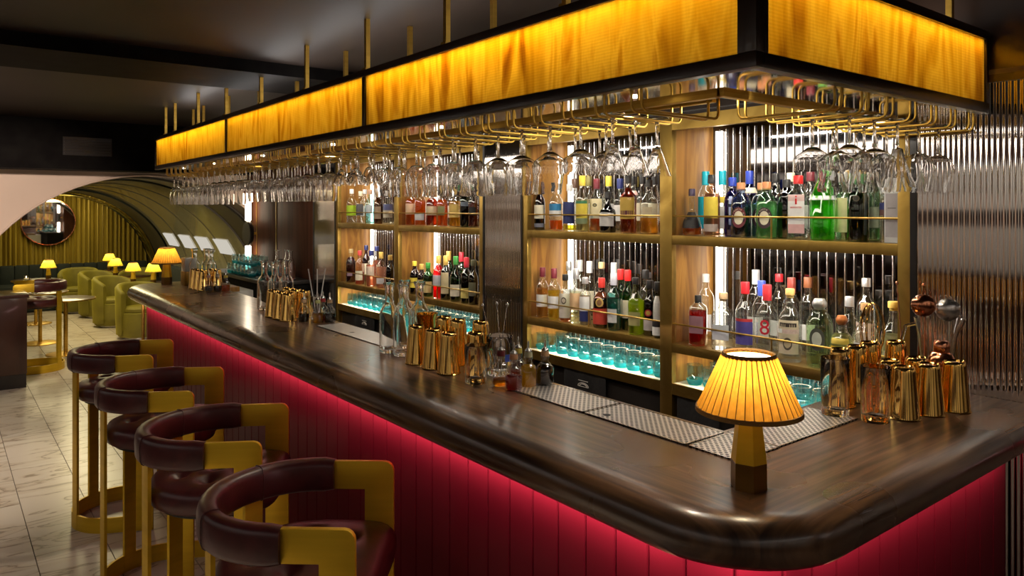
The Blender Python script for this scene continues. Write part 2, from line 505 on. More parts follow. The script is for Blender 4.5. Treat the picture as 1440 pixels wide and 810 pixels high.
def text_mesh(txt, size, mat, parent, loc, rot, name='lettering', depth=.0004, sx=1.0):
    cu = bpy.data.curves.new('txt', 'FONT'); cu.body = txt; cu.size = size; cu.extrude = depth
    cu.align_x = 'CENTER'; cu.align_y = 'CENTER'; cu.resolution_u = 2
    t = bpy.data.objects.new('txt', cu); COL.objects.link(t)
    bpy.context.view_layer.update()
    me = bpy.data.meshes.new_from_object(t.evaluated_get(bpy.context.evaluated_depsgraph_get()))
    bpy.data.objects.remove(t); bpy.data.curves.remove(cu)
    me.materials.clear()
    o = link(name, me, mat, parent, loc, rot)
    o.scale = (sx, 1, 1)
    return o

# ================================================================== SETTING
# ---- floor with individually laid marble tiles
floor = struct(boxo('floor', (-3.0, 4.2, -2.5, 15.2, -.08, -.006), 'grout'))
floor['label'] = 'pale marble floor of long narrow tiles with dark joints'
TW, TL = .30, 1.15
tile_me = MB().box(-TW / 2 + .002, TW / 2 - .002, -TL / 2 + .002, TL / 2 - .002, -.006, 0).mesh('tile', smooth=0)
for i in range(-4, 10):
    x = .37 + TW * (i + .5)
    off = {0: 0.0, 1: .55, 2: .25, 3: .8}[i % 4]
    for j in range(-1, 12):
        y = 4.2 + off - 4.6 + TL * (j + .5)
        if x > 1.22 and y < 6.4 and x < 3.2: continue
        if y > 15 or y < 1.0: continue
        link('tile', tile_me, 'marble_tile', floor, (x, y, 0))
# ---- ceiling, dropped beam, pelmet over the arch
CZ = 2.45
ceil = struct(boxo('ceiling', (-3.0, 3.4, -2.5, 7.75, CZ, CZ + .08), 'ceiling_paint'))
beam = boxo('beam', (-3.0, 3.0, 3.85, 4.45, 2.385, CZ), 'black_void', ceil)
pel = struct(boxo('trim_1', (-3.0, 2.54, 7.45, 7.75, 2.015, CZ), 'black_void'))
pel['label'] = 'black bulkhead between the ceiling and the arch'
gr = boxo('vent_frame', (.86, 1.24, 7.442, 7.45, 2.14, 2.30), 'black_metal', pel)
for k in range(6):
    boxo('slat', (.87, 1.23, 7.434, 7.442, 2.15 + .025 * k, 2.163 + .025 * k), 'black_metal', gr)
# ---- wall opposite the bar and wall behind the camera; pale panels added for reflections
wl = struct(boxo('wall_left', (-2.72, -2.60, -2.5, 7.75, 0, CZ), 'walnut_dark'))
wl['label'] = 'dark timber wall opposite the bar with added pale reflector panels'
for k in range(6):
    ya = -2.2 + 1.62 * k
    boxo('reflector_panel', (-2.60, -2.575, ya, ya + 1.2, 1.08, 1.50), 'white_paint', wl)
    boxo('reflector_panel', (-2.60, -2.575, ya, ya + 1.2, 1.66, 2.10), 'white_paint', wl)
wn = struct(boxo('wall_near', (-2.72, 3.0, -2.52, -2.40, 0, CZ), 'walnut_dark'))
wn['label'] = 'dark timber wall facing the short end of the bar'
for k in range(3):
    boxo('reflector_panel', (-2.2 + 1.5 * k, -1.2 + 1.5 * k, -2.40, -2.375, 1.08, 2.05), 'white_paint', wn)
# ---- arch wall (plaster) with its round opening
AX, AZ, AR = 1.6, .45, 1.54
def arch_wall():
    y0, y1 = 7.75, 7.80
    mb = MB()
    n = 40
    pin = [(AX + AR * math.cos(PI * k / n), AZ + AR * math.sin(PI * k / n)) for k in range(n + 1)]
    pin = [(AX + AR, 0)] + pin + [(AX - AR, 0)]
    po = []
    for (x, z) in pin:
        if z <= 0: po.append((3.4 if x > AX else -3.0, 0)); continue
        dx, dz = x - AX, z - AZ
        if abs(dz) < 1e-6: po.append((3.4 if dx > 0 else -3.0, z)); continue
        t = (CZ - AZ) / dz if dz > 0 else 1e9
        tx = ((3.4 - AX) / dx if dx > 0 else (-3.0 - AX) / dx) if abs(dx) > 1e-6 else 1e9
        t = min(t, tx); po.append((AX + dx * t, AZ + dz * t))
    m = len(pin)
    vs = [(x, y0, z) for x, z in pin] + [(x, y0, z) for x, z in po]
    fs = [(i, i + 1, m + i + 1, m + i) for i in range(m - 1)]
    mb.add(vs, fs)
    # fill the two upper corners
    mb.add([(-3.0, y0, CZ)] + [(x, y0, z) for x, z in po if x <= -2.99 and z > .4][:1] + [(x, y0, z) for x, z in po if abs(z - CZ) < 1e-4][-1:], [(0, 1, 2)])
    mb.add([(3.4, y0, CZ)] + [(x, y0, z) for x, z in po if x >= 3.39 and z > .4][-1:] + [(x, y0, z) for x, z in po if abs(z - CZ) < 1e-4][:1], [(0, 1, 2)])
    w = struct(ob('wall_far', mb, 'plaster', smooth=0))
    w['label'] = 'pale pinkish plaster wall with a wide round arch'
    rv = MB()
    rv.add([(x, y0, z) for x, z in pin] + [(x, y1, z) for x, z in pin], [(i, i + 1, m + i + 1, m + i) for i in range(m - 1)])
    ob('arch_reveal', rv, 'plaster', w)
    # slim bead round the opening
    ob('arch_bead', MB().tube([(x, y0 - .006, z) for x, z in pin], .010, 6), 'plaster', w)
arch_wall()
# ---- barrel vault behind the arch
def vault(name, y0, y1, R, mat, parent=None, a0=0, a1=180, n=48, ny=1):
    vs = []; fs = []
    for j in range(ny + 1):
        y = y0 + (y1 - y0) * j / ny
        for k in range(n + 1):
            a = math.radians(a0 + (a1 - a0) * k / n)
            vs.append((AX + R * math.cos(a), y, AZ + R * math.sin(a)))
    for j in range(ny):
        for k in range(n):
            b = j * (n + 1) + k
            fs.append((b, b + 1, b + n + 2, b + n + 1))
    # a step down to full height at both ends
    return ob(name, MB().add(vs, fs), mat, parent, smooth=60)
vlt = struct(vault('wall_vault', 9.05, 13.15, 1.53, 'vault_olive', ny=8))
vlt['label'] = 'glossy olive barrel vault over the lounge'
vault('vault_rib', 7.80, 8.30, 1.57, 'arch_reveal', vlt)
vault('vault_rib', 8.30, 9.05, 1.55, 'vault_dark', vlt)
vault('vault_rib', 13.15, 14.15, 1.50, 'vault_dark', vlt)
vault('vault_end', 14.15, 14.85, 1.49, 'vault_gold', vlt)
ob('vault_bead', MB().tube([(AX + 1.44 * math.cos(math.radians(k * 4)), 14.15, AZ + 1.44 * math.sin(math.radians(k * 4))) for k in range(46)], .018, 6), 'vault_gold', vlt)
ob('vault_bead', MB().tube([(AX + 1.54 * math.cos(math.radians(k * 4)), 8.30, AZ + 1.54 * math.sin(math.radians(k * 4))) for k in range(46)], .012, 6), 'vault_dark', vlt)
for sgn in (1, -1):
    for y in (9.55, 10.45, 11.35, 12.3):
        vs = []; 
        for j in range(2):
            for k in range(5):
                a = math.radians(24 + 8.5 * k / 4)
                vs.append((AX + sgn * 1.52 * math.cos(a), y + .62 * j, AZ + 1.52 * math.sin(a)))
        ob('wall_light_panel', MB().add(vs, [(k, k + 1, 6 + k, 5 + k) for k in range(4)]), 'vault_light', vlt)
for k in range(5):   # ribs dividing the vault lining into panels
    y = 9.05 + 4.1 * k / 4
    if 0 < k < 4:
        ob('panel_joint', MB().tube([(AX + 1.527 * math.cos(math.radians(q * 5)), y, AZ + 1.527 * math.sin(math.radians(q * 5))) for q in range(37)], .004, 5), 'vault_dark', vlt)
for sgn in (1, -1):
    boxo('vault_plinth', ((AX + 1.50 if sgn > 0 else AX - 1.62), (AX + 1.62 if sgn > 0 else AX - 1.50), 7.80, 14.85, 0, .47), 'velvet_dark', vlt)
# ---- end wall
ew = struct(boxo('wall_end', (-.3, 3.5, 14.95, 15.05, 0, 2.2), 'velvet_dark'))
ew['label'] = 'dark wall behind the gold curtain'
# ---- back wall behind the bar: upper bulkhead, timber panels, fluted mirror panels
XB, XI = 2.54, 2.84
bw = struct(boxo('wall_right', (XI + .02, XI + .10, -2.5, 7.75, 0, CZ), 'black_void'))
bw['label'] = 'dark wall behind the bar shelves'
boxo('upper_bulkhead', (XB + .01, XI + .02, -2.5, 6.0, 2.10, CZ), 'frame_dark', bw)
boxo('bulkhead_trim', (XB - .012, XB + .01, -2.5, 1.10, 2.085, 2.10), 'arch_reveal', bw)
def flutes(y0, y1, z0, z1, pitch, amp, x):
    n = max(1, int(round((y1 - y0) / pitch))); sub = 8
    vs = []; fs = []
    for i in range(n * sub + 1):
        y = y0 + (y1 - y0) * i / (n * sub)
        xx = x - amp * (1 - math.cos(2 * PI * i / sub)) / 2
        vs += [(xx, y, z0), (xx, y, z1)]
    for i in range(n * sub):
        fs.append((2 * i, 2 * i + 1, 2 * i + 3, 2 * i + 2))
    return MB().add(vs, fs)
def fl_panel(y0, y1, z0, z1, label_mat='fluted_mirror'):
    o = ob('fluted_panel', flutes(y0, y1, z0, z1, .0155, .0030 if y0 < 0 else .0011, XB), label_mat, bw, smooth=80, fix=False)
    return o
fl_panel(-2.2, 1.085, 0, 2.062)
boxo('panel_cap', (XB - .012, XB + .01, -2.5, 1.10, 2.062, 2.085), 'frame_dark', bw)
boxo('panel_edge', (XB - .002, XB + .02, 1.085, 1.105, 0, 2.10), 'black_metal', bw)
fl_panel(3.163, 3.512, 0, 2.08)
fl_panel(5.575, 6.0, 0, 2.08)
for y in (3.153, 3.512, 5.566, 6.0):
    boxo('panel_edge', (XB - .006, XB + .02, y, y + .01, 0, 2.10), 'black_metal', bw)
# timber panelled wall beyond the shelves
tw = struct(boxo('wall_timber', (XB + .02, XI + .02, 6.01, 7.75, 0, CZ), 'wood_wall'))
tw['label'] = 'dark reddish timber panelling at the far end of the bar'
for (ya, yb) in ((6.02, 6.88), (6.90, 7.42), (7.44, 7.74)):
    boxo('timber_panel', (XB, XB + .02, ya, yb, .9, 2.3), 'wood_wall', tw, bevel=.003)
boxo('timber_bead', (XB - .004, XB + .02, 6.882, 6.898, .9, 2.3), 'brass_aged', tw)
boxo('timber_bead', (XB - .004, XB + .02, 7.422, 7.438, .9, 2.3), 'brass_aged', tw)

# ================================================================== BAR
# ---- counter path: far end, round far corner, long side, round near corner, short side to the wall
OX, OY, FY, RC = 1.095, .70, 6.22, .27
def counter_path(d):
    r = RC - d
    p = [(1.61, FY - d)]
    p += arc(OX + RC, FY - RC, r, 90, 180, 10)
    p += [(OX + d, FY - RC - (FY - RC - OY - RC) * k / 6) for k in range(1, 6)]
    p += arc(OX + RC, OY + RC, r, 180, 270, 14)
    p += [(XB - .003, OY + d)]
    return p
def make_counter():
    prof = [(.11, 1.005), (.045, 1.003), (.022, 1.008), (.006, 1.024), (0, 1.045), (.001, 1.062), (.010, 1.082), (.026, 1.094), (.048, 1.0995), (.075, 1.10)]
    rings = [counter_path(d) for d, z in prof]
    n = len(rings[0]); vs = []; fs = []
    for (d, z), r in zip(prof, rings): vs += [(x, y, z) for x, y in r]
    for i in range(len(prof) - 1):
        for k in range(n - 1):
            fs.append((i * n + k, i * n + k + 1, (i + 1) * n + k + 1, (i + 1) * n + k))
    mb = MB().add(vs, fs)
    top = [(x, y, 1.10) for x, y in rings[-1]]
    inner = [(XB - .003, 1.165, 1.10), (1.61, 1.165, 1.10)]
    poly = top + inner
    low = [(x, y, 1.05) for x, y, z in inner]
    mb.add(poly, [tuple(range(len(poly)))])
    far = top[0]
    mb.add([inner[0], inner[1], far, low[0], low[1], (far[0], far[1], 1.05)], [(0, 1, 4, 3), (1, 2, 5, 4)])
    bot = [(x, y, 1.005) for x, y in rings[0]] + low
    me = mb.mesh('bar_counter', smooth=35, fix=True)
    o = link('bar_counter', me, 'counter_wood')
    return tag(o, 'long dark polished wooden bar counter with rounded front edge and corner', 'bar counter')
make_counter()
# ---- bar front: carcass, plinth and red tongue-and-groove boards
bf = thing('bar_cabinet', 'deep red lacquered board front under the dark wooden counter', 'bar', (0, 0, 0))
cp = counter_path(.15)
car = MB()
inn = [(XB - .005, 1.14), (1.585, 1.14), (1.585, FY - .15)]
cpoly = cp[1:-1]
cpoly = [(1.56, cp[0][1])] + cp[1:-1] + [(XB - .005, cp[-1][1])]
car.prism(cpoly + [(XB - .005, 1.14), (1.56, 1.14)], .10, 1.003)
ob('carcass', car, 'walnut_dark', bf, smooth=0)
pl = counter_path(.20)
pp = [(1.56, pl[0][1])] + pl[1:-1] + [(XB - .005, pl[-1][1]), (XB - .005, 1.14), (1.56, 1.14)]
ob('plinth', MB().prism(pp, 0, .10), 'black_metal', bf, smooth=0)
BW = .0985
bm_ = MB().box(-.012, .012, -BW / 2 + .0012, BW / 2 - .0012, .10, 1.0025)
board_me = bm_.mesh('board', bevel=.003, bseg=1, smooth=30)
bp = counter_path(.135)
bp[0] = (1.50, bp[0][1]); bp[-1] = (2.53, bp[-1][1])
segs = [(Vector(a), Vector(b)) for a, b in zip(bp, bp[1:])]
tot = sum((b - a).length for a, b in segs)
def along(s):
    for a, b in segs:
        l = (b - a).length
        if s <= l: return a + (b - a) * (s / l), (b - a).normalized()
        s -= l
    return segs[-1][1], (segs[-1][1] - segs[-1][0]).normalized()
nb = int(tot / .0985)
for k in range(nb):
    p, t = along((k + .5) * .0985)
    a, b = along(k * .0985)[0], along((k + 1) * .0985)[0]
    ang = math.atan2((b - a).y, (b - a).x)
    link('board', board_me, 'red_lacquer', bf, ((a.x + b.x) / 2, (a.y + b.y) / 2, 0), (0, 0, ang + PI / 2))
# ---- drain trays set on the counter
def tray(x0, x1, y0, y1, label, mat='perforated_steel', hole=None):
    t = thing('drain_tray', label, 'drain tray', ((x0 + x1) / 2, (y0 + y1) / 2, 1.1), 0, 'steel drain trays')
    hx, hy = (x1 - x0) / 2, (y1 - y0) / 2
    boxo('tray_plate', (-hx, hx, -hy, hy, .0002, .003), mat, t)
    fr = MB()
    for b in ((-hx, hx, -hy, -hy + .004), (-hx, hx, hy - .004, hy), (-hx, -hx + .004, -hy, hy), (hx - .004, hx, -hy, hy)):
        fr.box(b[0], b[1], b[2], b[3], .0002, .0038)
    ob('tray_rim', fr, 'steel', t, smooth=0)
    if hole:
        ob('finger_hole', MB().lathe([(.011, .003), (.011, .0036)], 16, (hole[0], hole[1], 0)), 'rubber_black', t)
    return t
tray(1.435, 1.59, 1.15, 1.505, 'perforated steel drain tray on the long counter nearest the corner lamp', hole=(-.045, .12))
tray(1.435, 1.59, 1.512, 1.84, 'perforated steel drain tray beside the stoppered bitters bottles')
tray(1.60, 1.985, 1.0, 1.148, 'perforated steel drain tray on the short counter behind the corner lamp')
tray(1.435, 1.60, .998, 1.142, 'small perforated steel corner tray between two longer drain trays')
tray(1.46, 1.60, 2.74, 3.42, 'long brushed steel drain tray between the two carafe groups', hole=(-.02, .05))

# ================================================================== BACK BAR SHELVING
UP_Z, LO_Z, CU_Z = 1.558, 1.085, .908
def shelf_unit(y0, ym0, ym1, y1, pw, label):
    t = thing('shelf_unit', label, 'shelf unit', (0, 0, 0), 0)
    posts = [(y0, y0 + pw), (ym0, ym1), (y1 - pw, y1)]
    for (a, b) in posts:
        boxo('post', (XB, XB + .03, a, b, 0, 2.08), 'brass_aged', t, bevel=.002)
        boxo('side_panel', (XB + .03, XI, a + .004, b - .004, 0, 2.08), 'oak_side', t)
    boxo('header', (XB, XB + .03, y0 + pw, ym0, 2.02, 2.08), 'brass_aged', t)
    boxo('header', (XB, XB + .03, ym1, y1 - pw, 2.02, 2.08), 'brass_aged', t)
    boxo('top_panel', (XB + .03, XI, y0, y1, 2.08, 2.10), 'frame_dark', t)
    bays = [(y0 + pw, ym0), (ym1, y1 - pw)]
    for (a, b) in bays:
        for z, nm in ((UP_Z, 'shelf'), (LO_Z, 'shelf')):
            boxo(nm, (XB + .001, XI - .004, a, b, z - .040, z), 'brass_aged', t, bevel=.0015)
        boxo('glass_shelf', (XB + .012, XI - .004, a, b, CU_Z - .012, CU_Z), 'cream_shelf', t)
        boxo('shelf_edge', (XB + .001, XB + .012, a, b, CU_Z - .048, CU_Z), 'brass_aged', t)
        boxo('shelf_base', (XB + .012, XI - .004, a, b, CU_Z - .048, CU_Z - .012), 'brass_aged', t)
        bk = boxo('back_panel', (XI - .004, XI, a, b, CU_Z, 2.08), 'dark_mirror', t)
        n = int((b - a) / .0365)
        rod_me = MB().lathe([(.0026, CU_Z), (.0026, 2.04)], 6).mesh('glint_rod', smooth=60)
        for k in range(1, n):
            link('glint_rod', rod_me, 'steel', t, (XI - .010, a + (b - a) * k / n, 0))  # added rods standing in for light lines reflected in a fluted back
        for z in (UP_Z, LO_Z):     # gallery rail with a centre stanchion
            ra = ob('rail', MB().tube([(XB + .012, a, z + .085), (XB + .012, b, z + .085)], .0038, 8), 'brass_aged', t)
            ob('stanchion', MB().tube([(XB + .012, (a + b) / 2, z), (XB + .012, (a + b) / 2, z + .085)], .0038, 8), 'brass_aged', ra)
        # light strips: two uprights at the far side of the bay, one at the near side, one under the lower shelf and header
        for (za, zb) in ((UP_Z + .005, 2.03), (LO_Z + .005, UP_Z - .045)):
            boxo('light_strip', (XI - .022, XI - .014, b - .034, b - .025, za, zb), 'led_white', t)
            boxo('light_strip', (XI - .022, XI - .014, b - .060, b - .051, za, zb), 'led_white', t)
            boxo('light_strip', (XI - .022, XI - .014, a + .025, a + .034, za, zb), 'led_white', t)
        boxo('light_strip', (XI - .055, XI - .040, a + .03, b - .03, LO_Z - .048, LO_Z - .041), 'led_soft', t)
    return t, bays
unitA, baysA = shelf_unit(1.105, 2.108, 2.176, 3.153, .041, 'aged brass back bar shelving nearer the right-hand fluted wall')
unitB, baysB = shelf_unit(3.522, 4.54, 4.60, 5.566, .041, 'aged brass back bar shelving nearer the timber wall')
for k in range(4):
    a, b = (baysA + baysB)[k]
    f = thing('bar_fridge', ['black under-shelf cabinet below the gin bottles', 'black under-shelf cabinet below the whisky bottles', 'black under-shelf cabinet below the red aperitif bottle', 'black under-shelf cabinet below the lime label bottle'][k], 'cabinet', (0, 0, 0), 0, 'black cabinets under the back bar')
    boxo('body', (XB + .05, XI, a + .01, b - .01, 0, CU_Z - .05), 'black_metal', f)
    boxo('door', (XB + .03, XB + .05, a + .015, (a + b) / 2 - .004, .06, CU_Z - .07), 'black_metal', f, bevel=.003)
    boxo('door', (XB + .03, XB + .05, (a + b) / 2 + .004, b - .015, .06, CU_Z - .07), 'black_metal', f, bevel=.003)
# black bar cloths with a white arched emblem hanging on the cabinets
def bar_cloth(u, v, label, hw=.15, off=0.):
    p = at_x(u, v, XB + .01)
    t = thing('bar_cloth', label, 'cloth', (XB + .012, p.y - off, CU_Z - .052), 0, 'black cloths below the tumblers')
    vs = []; fs = []
    for i in range(13):
        yy = -hw + 2 * hw * i / 12
        vs += [(-.004 * math.sin(i * 1.3), yy, -.40), (-.002 * math.sin(i * 1.3), yy, 0), (.006 - .004 * math.sin(i * 1.3), yy, -.40), (.004, yy, 0)]
    for i in range(12):
        a, b = i * 4, i * 4 + 4
        fs += [(a, a + 1, b + 1, b), (a + 2, b + 2, b + 3, a + 3), (a + 1, a + 3, b + 3, b + 1), (a, b, b + 2, a + 2)]
    ob('cloth', MB().add(vs, fs), 'black_cloth', t, smooth=60)
    e = MB()
    dz = p.z - (CU_Z - .052)
    for r in (.032, .022):
        e.tube([(-.007, off + r * 1.15 * math.cos(math.radians(q)), dz - .012 + r * .55 * math.sin(math.radians(q))) for q in range(0, 181, 15)], .0022, 5)
    e.tube([(-.007, off - .037, dz - .013), (-.007, off + .037, dz - .013)], .0016, 5)
    e.tube([(-.007, off - .034, dz + .016), (-.007, off + .034, dz + .016)], .0016, 5)
    ob('emblem', e, 'white_paint', t)
bar_cloth(821, 540, 'black cloth with white arch emblem left of the brass post under the shelves')
bar_cloth(958, 597, 'black cloth with white arch emblem hanging behind the corner lamp', .11, .085)
bar_cloth(513, 454, 'black cloth with white arch emblem under the farther shelving')

# ================================================================== CANOPY
can = thing('light_canopy', 'suspended dark framed canopy with glowing amber veneer panels and brass glass racks', 'canopy', (0, 0, 0))
x0, y0, x1, y1, z0, z1 = (CAN[k] for k in ('x0', 'y0', 'x1', 'y1', 'z0', 'z1'))
FT = .022; DEP = .29
def fbox(*b): return boxo('frame_bar', b, 'frame_dark', can, bevel=.0015)
fbox(x0, x0 + .03, y0, y1, z0, 2.000)                 # bottom rail, long
fbox(x0, x0 + .03, y0, y1, 2.192, z1)                 # top rail, long
fbox(x0 + .03, x1, y0, y0 + .03, z0, 2.000)
fbox(x0 + .03, x1, y0, y0 + .03, 2.192, z1)
for (a, b) in ((y0, y0 + .045), (2.607, 2.631), (4.353, 4.377), (y1 - .02, y1)):
    fbox(x0, x0 + .03, a, b, 2.000, 2.192)
fbox(x0 + .03, x0 + .045, y0, y0 + .03, 2.000, 2.192)
fbox(x1 - .02, x1, y0, y0 + .03, 2.000, 2.192)
def panel(b):
    o = boxo('veneer_panel', b, 'backlit_veneer', can, smooth=0); return o
panel((x0 + .008, x0 + .012, y0 + .045, 2.607, 2.000, 2.192))
panel((x0 + .008, x0 + .012, 2.631, 4.353, 2.000, 2.192))
panel((x0 + .008, x0 + .012, 4.377, y1 - .02, 2.000, 2.192))
panel((x0 + .045, x1 - .02, y0 + .008, y0 + .012, 2.000, 2.192))
# housing behind the panels, top lid, mirrored soffit
boxo('housing', (x0 + .10, x0 + .11, y0 + .10, y1, 1.990, 2.21), 'white_paint', can)
boxo('housing', (x0 + .10, x1, y0 + .10, y0 + .11, 1.990, 2.21), 'white_paint', can)
boxo('housing', (x0 + .03, x0 + .10, y1 - .03, y1 - .02, 1.990, 2.21), 'frame_dark', can)
boxo('lid', (x0 + .03, x0 + DEP, y0 + .03, y1, 2.210, 2.216), 'frame_dark', can)
boxo('lid', (x0 + DEP, x1, y0 + .03, y0 + DEP, 2.210, 2.216), 'frame_dark', can)
boxo('soffit', (x0 + .03, x0 + DEP, y0 + .03, y1, 1.978, 1.988), 'bronze_mirror', can)
boxo('soffit', (x0 + DEP, x1, y0 + .03, y0 + DEP, 1.978, 1.988), 'bronze_mirror', can)
for (za, zb) in ((1.966, 1.984),):
    boxo('brass_channel', (x0 + DEP - .012, x0 + DEP + .012, y0 + DEP, y1, za, zb), 'brass', can, bevel=.002)
    boxo('brass_channel', (x0 + DEP - .012, x1, y0 + DEP - .012, y0 + DEP + .012, za, zb), 'brass', can, bevel=.002)
    boxo('brass_channel', (x0 + DEP + .055, x0 + DEP + .075, y0 + DEP + .075, y1, za, zb), 'brass', can, bevel=.002)
boxo('inner_fascia', (x0 + DEP + .08, x0 + DEP + .09, y0 + DEP + .09, y1, 1.985, 2.216), 'frame_dark', can)
boxo('inner_fascia', (x0 + DEP + .08, x1, y0 + DEP + .08, y0 + DEP + .09, 1.985, 2.216), 'frame_dark', can)
# hangers up to the ceiling
for y in (1.52, 2.13, 2.725, 3.348, 3.97, 4.58, 5.19, 5.80, 6.08):
    h = boxo('hanger', (1.372, 1.390, y - .009, y + .009, z1 - .003, CZ - .001), 'brass', can)
    boxo('hanger_foot', (1.366, 1.396, y - .015, y + .015, z1 - .003, z1 + .03), 'brass', h)
    boxo('hanger', (1.372 + .20, 1.390 + .20, y - .009, y + .009, z1 - .003, CZ - .001), 'brass', can)
for x in (1.75, 2.45):
    boxo('hanger', (x - .009, x + .009, .94, .958, z1 - .003, CZ - .001), 'brass', can)
# glass racks: pairs of bent brass rods hanging under the soffit
ROD_Z, ROD_R, GAP = 1.918, .0036, .0165
def bent(L):
    """rod from the soffit, down, along local +x, up again"""
    r = .018
    top = 1.979 - ROD_Z
    pts = [(0, 0, top), (0, 0, r)] + [(r - r * math.cos(math.radians(q)), 0, r - r * math.sin(math.radians(q))) for q in (30, 60, 90)]
    pts += [(L - r + r * math.sin(math.radians(q)), 0, r - r * math.cos(math.radians(q))) for q in (0, 30, 60, 90)]
    pts += [(L, 0, top)]
    return MB().tube(pts, ROD_R, 6)
rod_long = bent(.305).mesh('rack_rod', smooth=60)
ROWS_L = [1.2325 + .1265 * k for k in range(38)]
for y in ROWS_L:
    for s in (-1, 1): link('rack_rod', rod_long, 'brass', can, (1.352, y + s * GAP, ROD_Z))
rod_short = bent(.27).mesh('rack_rod_short', smooth=60)
ROWS_S = [1.714 + .133 * j for j in range(7)]
for x in ROWS_S:
    if x + GAP > 2.53: continue
    for s in (-1, 1): link('rack_rod', rod_short, 'brass', can, (x + s * GAP, .912, ROD_Z), (0, 0, PI / 2))
for y in (1.35, 2.3, 3.25, 4.2, 5.15, 5.9):
    ob('downlight', MB().lathe([(.010, 1.974), (.010, 1.979)], 12, (1.47, y, 0)), 'led_soft', can)

# ================================================================== HANGING GLASSES
def glass_proto(name, outer, wall, label, cat='glass', seg=22):
    """outer: (r, z) measured downward from the foot's underside when hung; builds bowl wall, stem and foot"""
    t = thing(name, label, cat)
    bowl0 = next(i for i, (r, z) in enumerate(outer) if i > 4 and r > .012)
    stem = [(0, outer[0][1])] + outer[:bowl0] + [(0, outer[bowl0 - 1][1] + .003)]
    ob('stem', MB().lathe([(r, -z) for r, z in stem], 14, close=False), 'solid_glass', t, smooth=60)
    inner = [(max(r - wall, .0005), z) for r, z in outer[bowl0:]]
    bw_ = [(0, outer[bowl0 - 1][1] + .0032)] + outer[bowl0:] + list(reversed(inner)) + [(0, outer[bowl0][1] + .004)]
    ob('bowl', MB().lathe([(r, -z) for r, z in bw_], seg, close=False), 'clear_glass', t, smooth=60)
    return Proto(t)
FOOT = lambda r: [(r, 0), (r, .0015), (r * .55, .004), (.006, .009), (.0042, .02)]
def g_wine(h, rb, rim, label, name='wine_glass', fr=.034, stem=.085):
    o = FOOT(fr) + [(.0040, stem - .01), (.006, stem)]
    b = h - stem
    o += [(rb * .45, stem + b * .06), (rb * .82, stem + b * .22), (rb, stem + b * .42), (rb * .98, stem + b * .62), ((rb + rim) / 2, stem + b * .82), (rim, h)]
    return glass_proto(name, o, .0012, label)
def g_coupe(label, r=.049, h=.148):
    o = FOOT(.034) + [(.0038, .072), (.006, .080), (.013, .086), (r * .58, .098), (r * .90, .109), (r, .117), (r * .985, h - .015), (r * .96, h)]
    return glass_proto('coupe_glass', o, .0012, label)
def g_vee(label, r=.040, h=.160):
    o = FOOT(.034) + [(.0038, .062), (.006, .072), (.013, .084), (r * .50, h * .66), (r * .74, h * .82), (r, h)]
    return glass_proto('cocktail_glass', o, .0013, label)
def g_wide(label):
    o = FOOT(.035) + [(.004, .072), (.007, .084), (.014, .090), (.034, .102), (.049, .113), (.051, .120), (.047, .150), (.043, .180), (.040, .205)]
    return glass_proto('gin_glass', o, .0012, label)
def g_flute(label):
    o = FOOT(.033) + [(.0038, .075), (.006, .088), (.018, .104), (.026, .130), (.029, .165), (.029, .195), (.027, .225)]
    return glass_proto('flute_glass', o, .0011, label)
GT = {
    'wine': g_wine(.205, .043, .034, 'large clear wine glass hung upside down in the racks over the carafes'),
    'vee': g_vee('conical cocktail glass hung in the long rack row next to the canopy corner'),
    'coupe': g_coupe('shallow coupe glass hung upside down between conical and wide-shouldered glasses'),
    'wide': g_wide('wide-shouldered gin glass hung beside the coupes in the long rack'),
    'flute': g_flute('tall flute glass hung at the far end of the long rack'),
    'small': g_vee('small conical glass hung between the wine glasses and far coupes', .036, .140),
    'coupe2': g_coupe('shallow coupe glass hung in the farther half of the long rack', .047, .14),
    'wine2': g_wine(.215, .038, .031, 'slim wine glass hung beyond the coupes in the long rack'),
}
FOOT_Z = ROD_Z + ROD_R
rr = random.Random(3)
seq = [None, 'vee', 'coupe', 'coupe', 'wide', 'wide', 'wine', 'wine', 'wine', 'wine', 'wine', 'wine', 'small', 'small', 'small', 'coupe2', 'coupe2', 'coupe2', 'wine2', 'wine2', 'wine2', 'wine2', 'wine2', 'wine2', 'coupe2', 'coupe2', 'coupe2', 'coupe2', 'coupe2', 'coupe2'] + ['flute'] * 8
GRP = {'wine': 'wine glasses over the carafes', 'vee': 'conical glasses by the canopy corner', 'coupe': 'coupes near the canopy corner', 'wide': 'wide gin glasses in the long rack', 'flute': 'flutes at the far rack end', 'small': 'small conical glasses in the long rack', 'coupe2': 'coupes in the far half of the rack', 'wine2': 'slim wine glasses in the long rack'}
for k, ty in enumerate(seq):
    if not ty: continue
    step = {'vee': .085, 'coupe': .098, 'wide': .103, 'wine': .092, 'flute': .07, 'small': .078, 'coupe2': .098, 'wine2': .082}[ty]
    xs = []
    x = 1.397 + rr.random() * .008
    while x < (1.600 if ty == 'wide' else 1.622):
        xs.append(x); x += step + rr.random() * .006
    for x in xs:
        GT[ty].put((x, ROWS_L[k], FOOT_Z + .0056), rr.random() * 6, None, GRP[ty])
S = {
    'coupe': g_coupe('wide shallow coupe glass hung over the short counter'),
    'wide': g_wide('wide-shouldered gin glass hung over the short counter'),
    'vee': g_vee('large conical glass hung over the short counter', .046, .190),
    'wine': g_wine(.200, .044, .037, 'clear wine glass hung over the short counter nearest the fluted wall'),
}
SG = {'coupe': 'coupes over the short counter', 'wide': 'gin glasses over the short counter', 'vee': 'conical glasses over the short counter', 'wine': 'wine glasses by the fluted wall'}
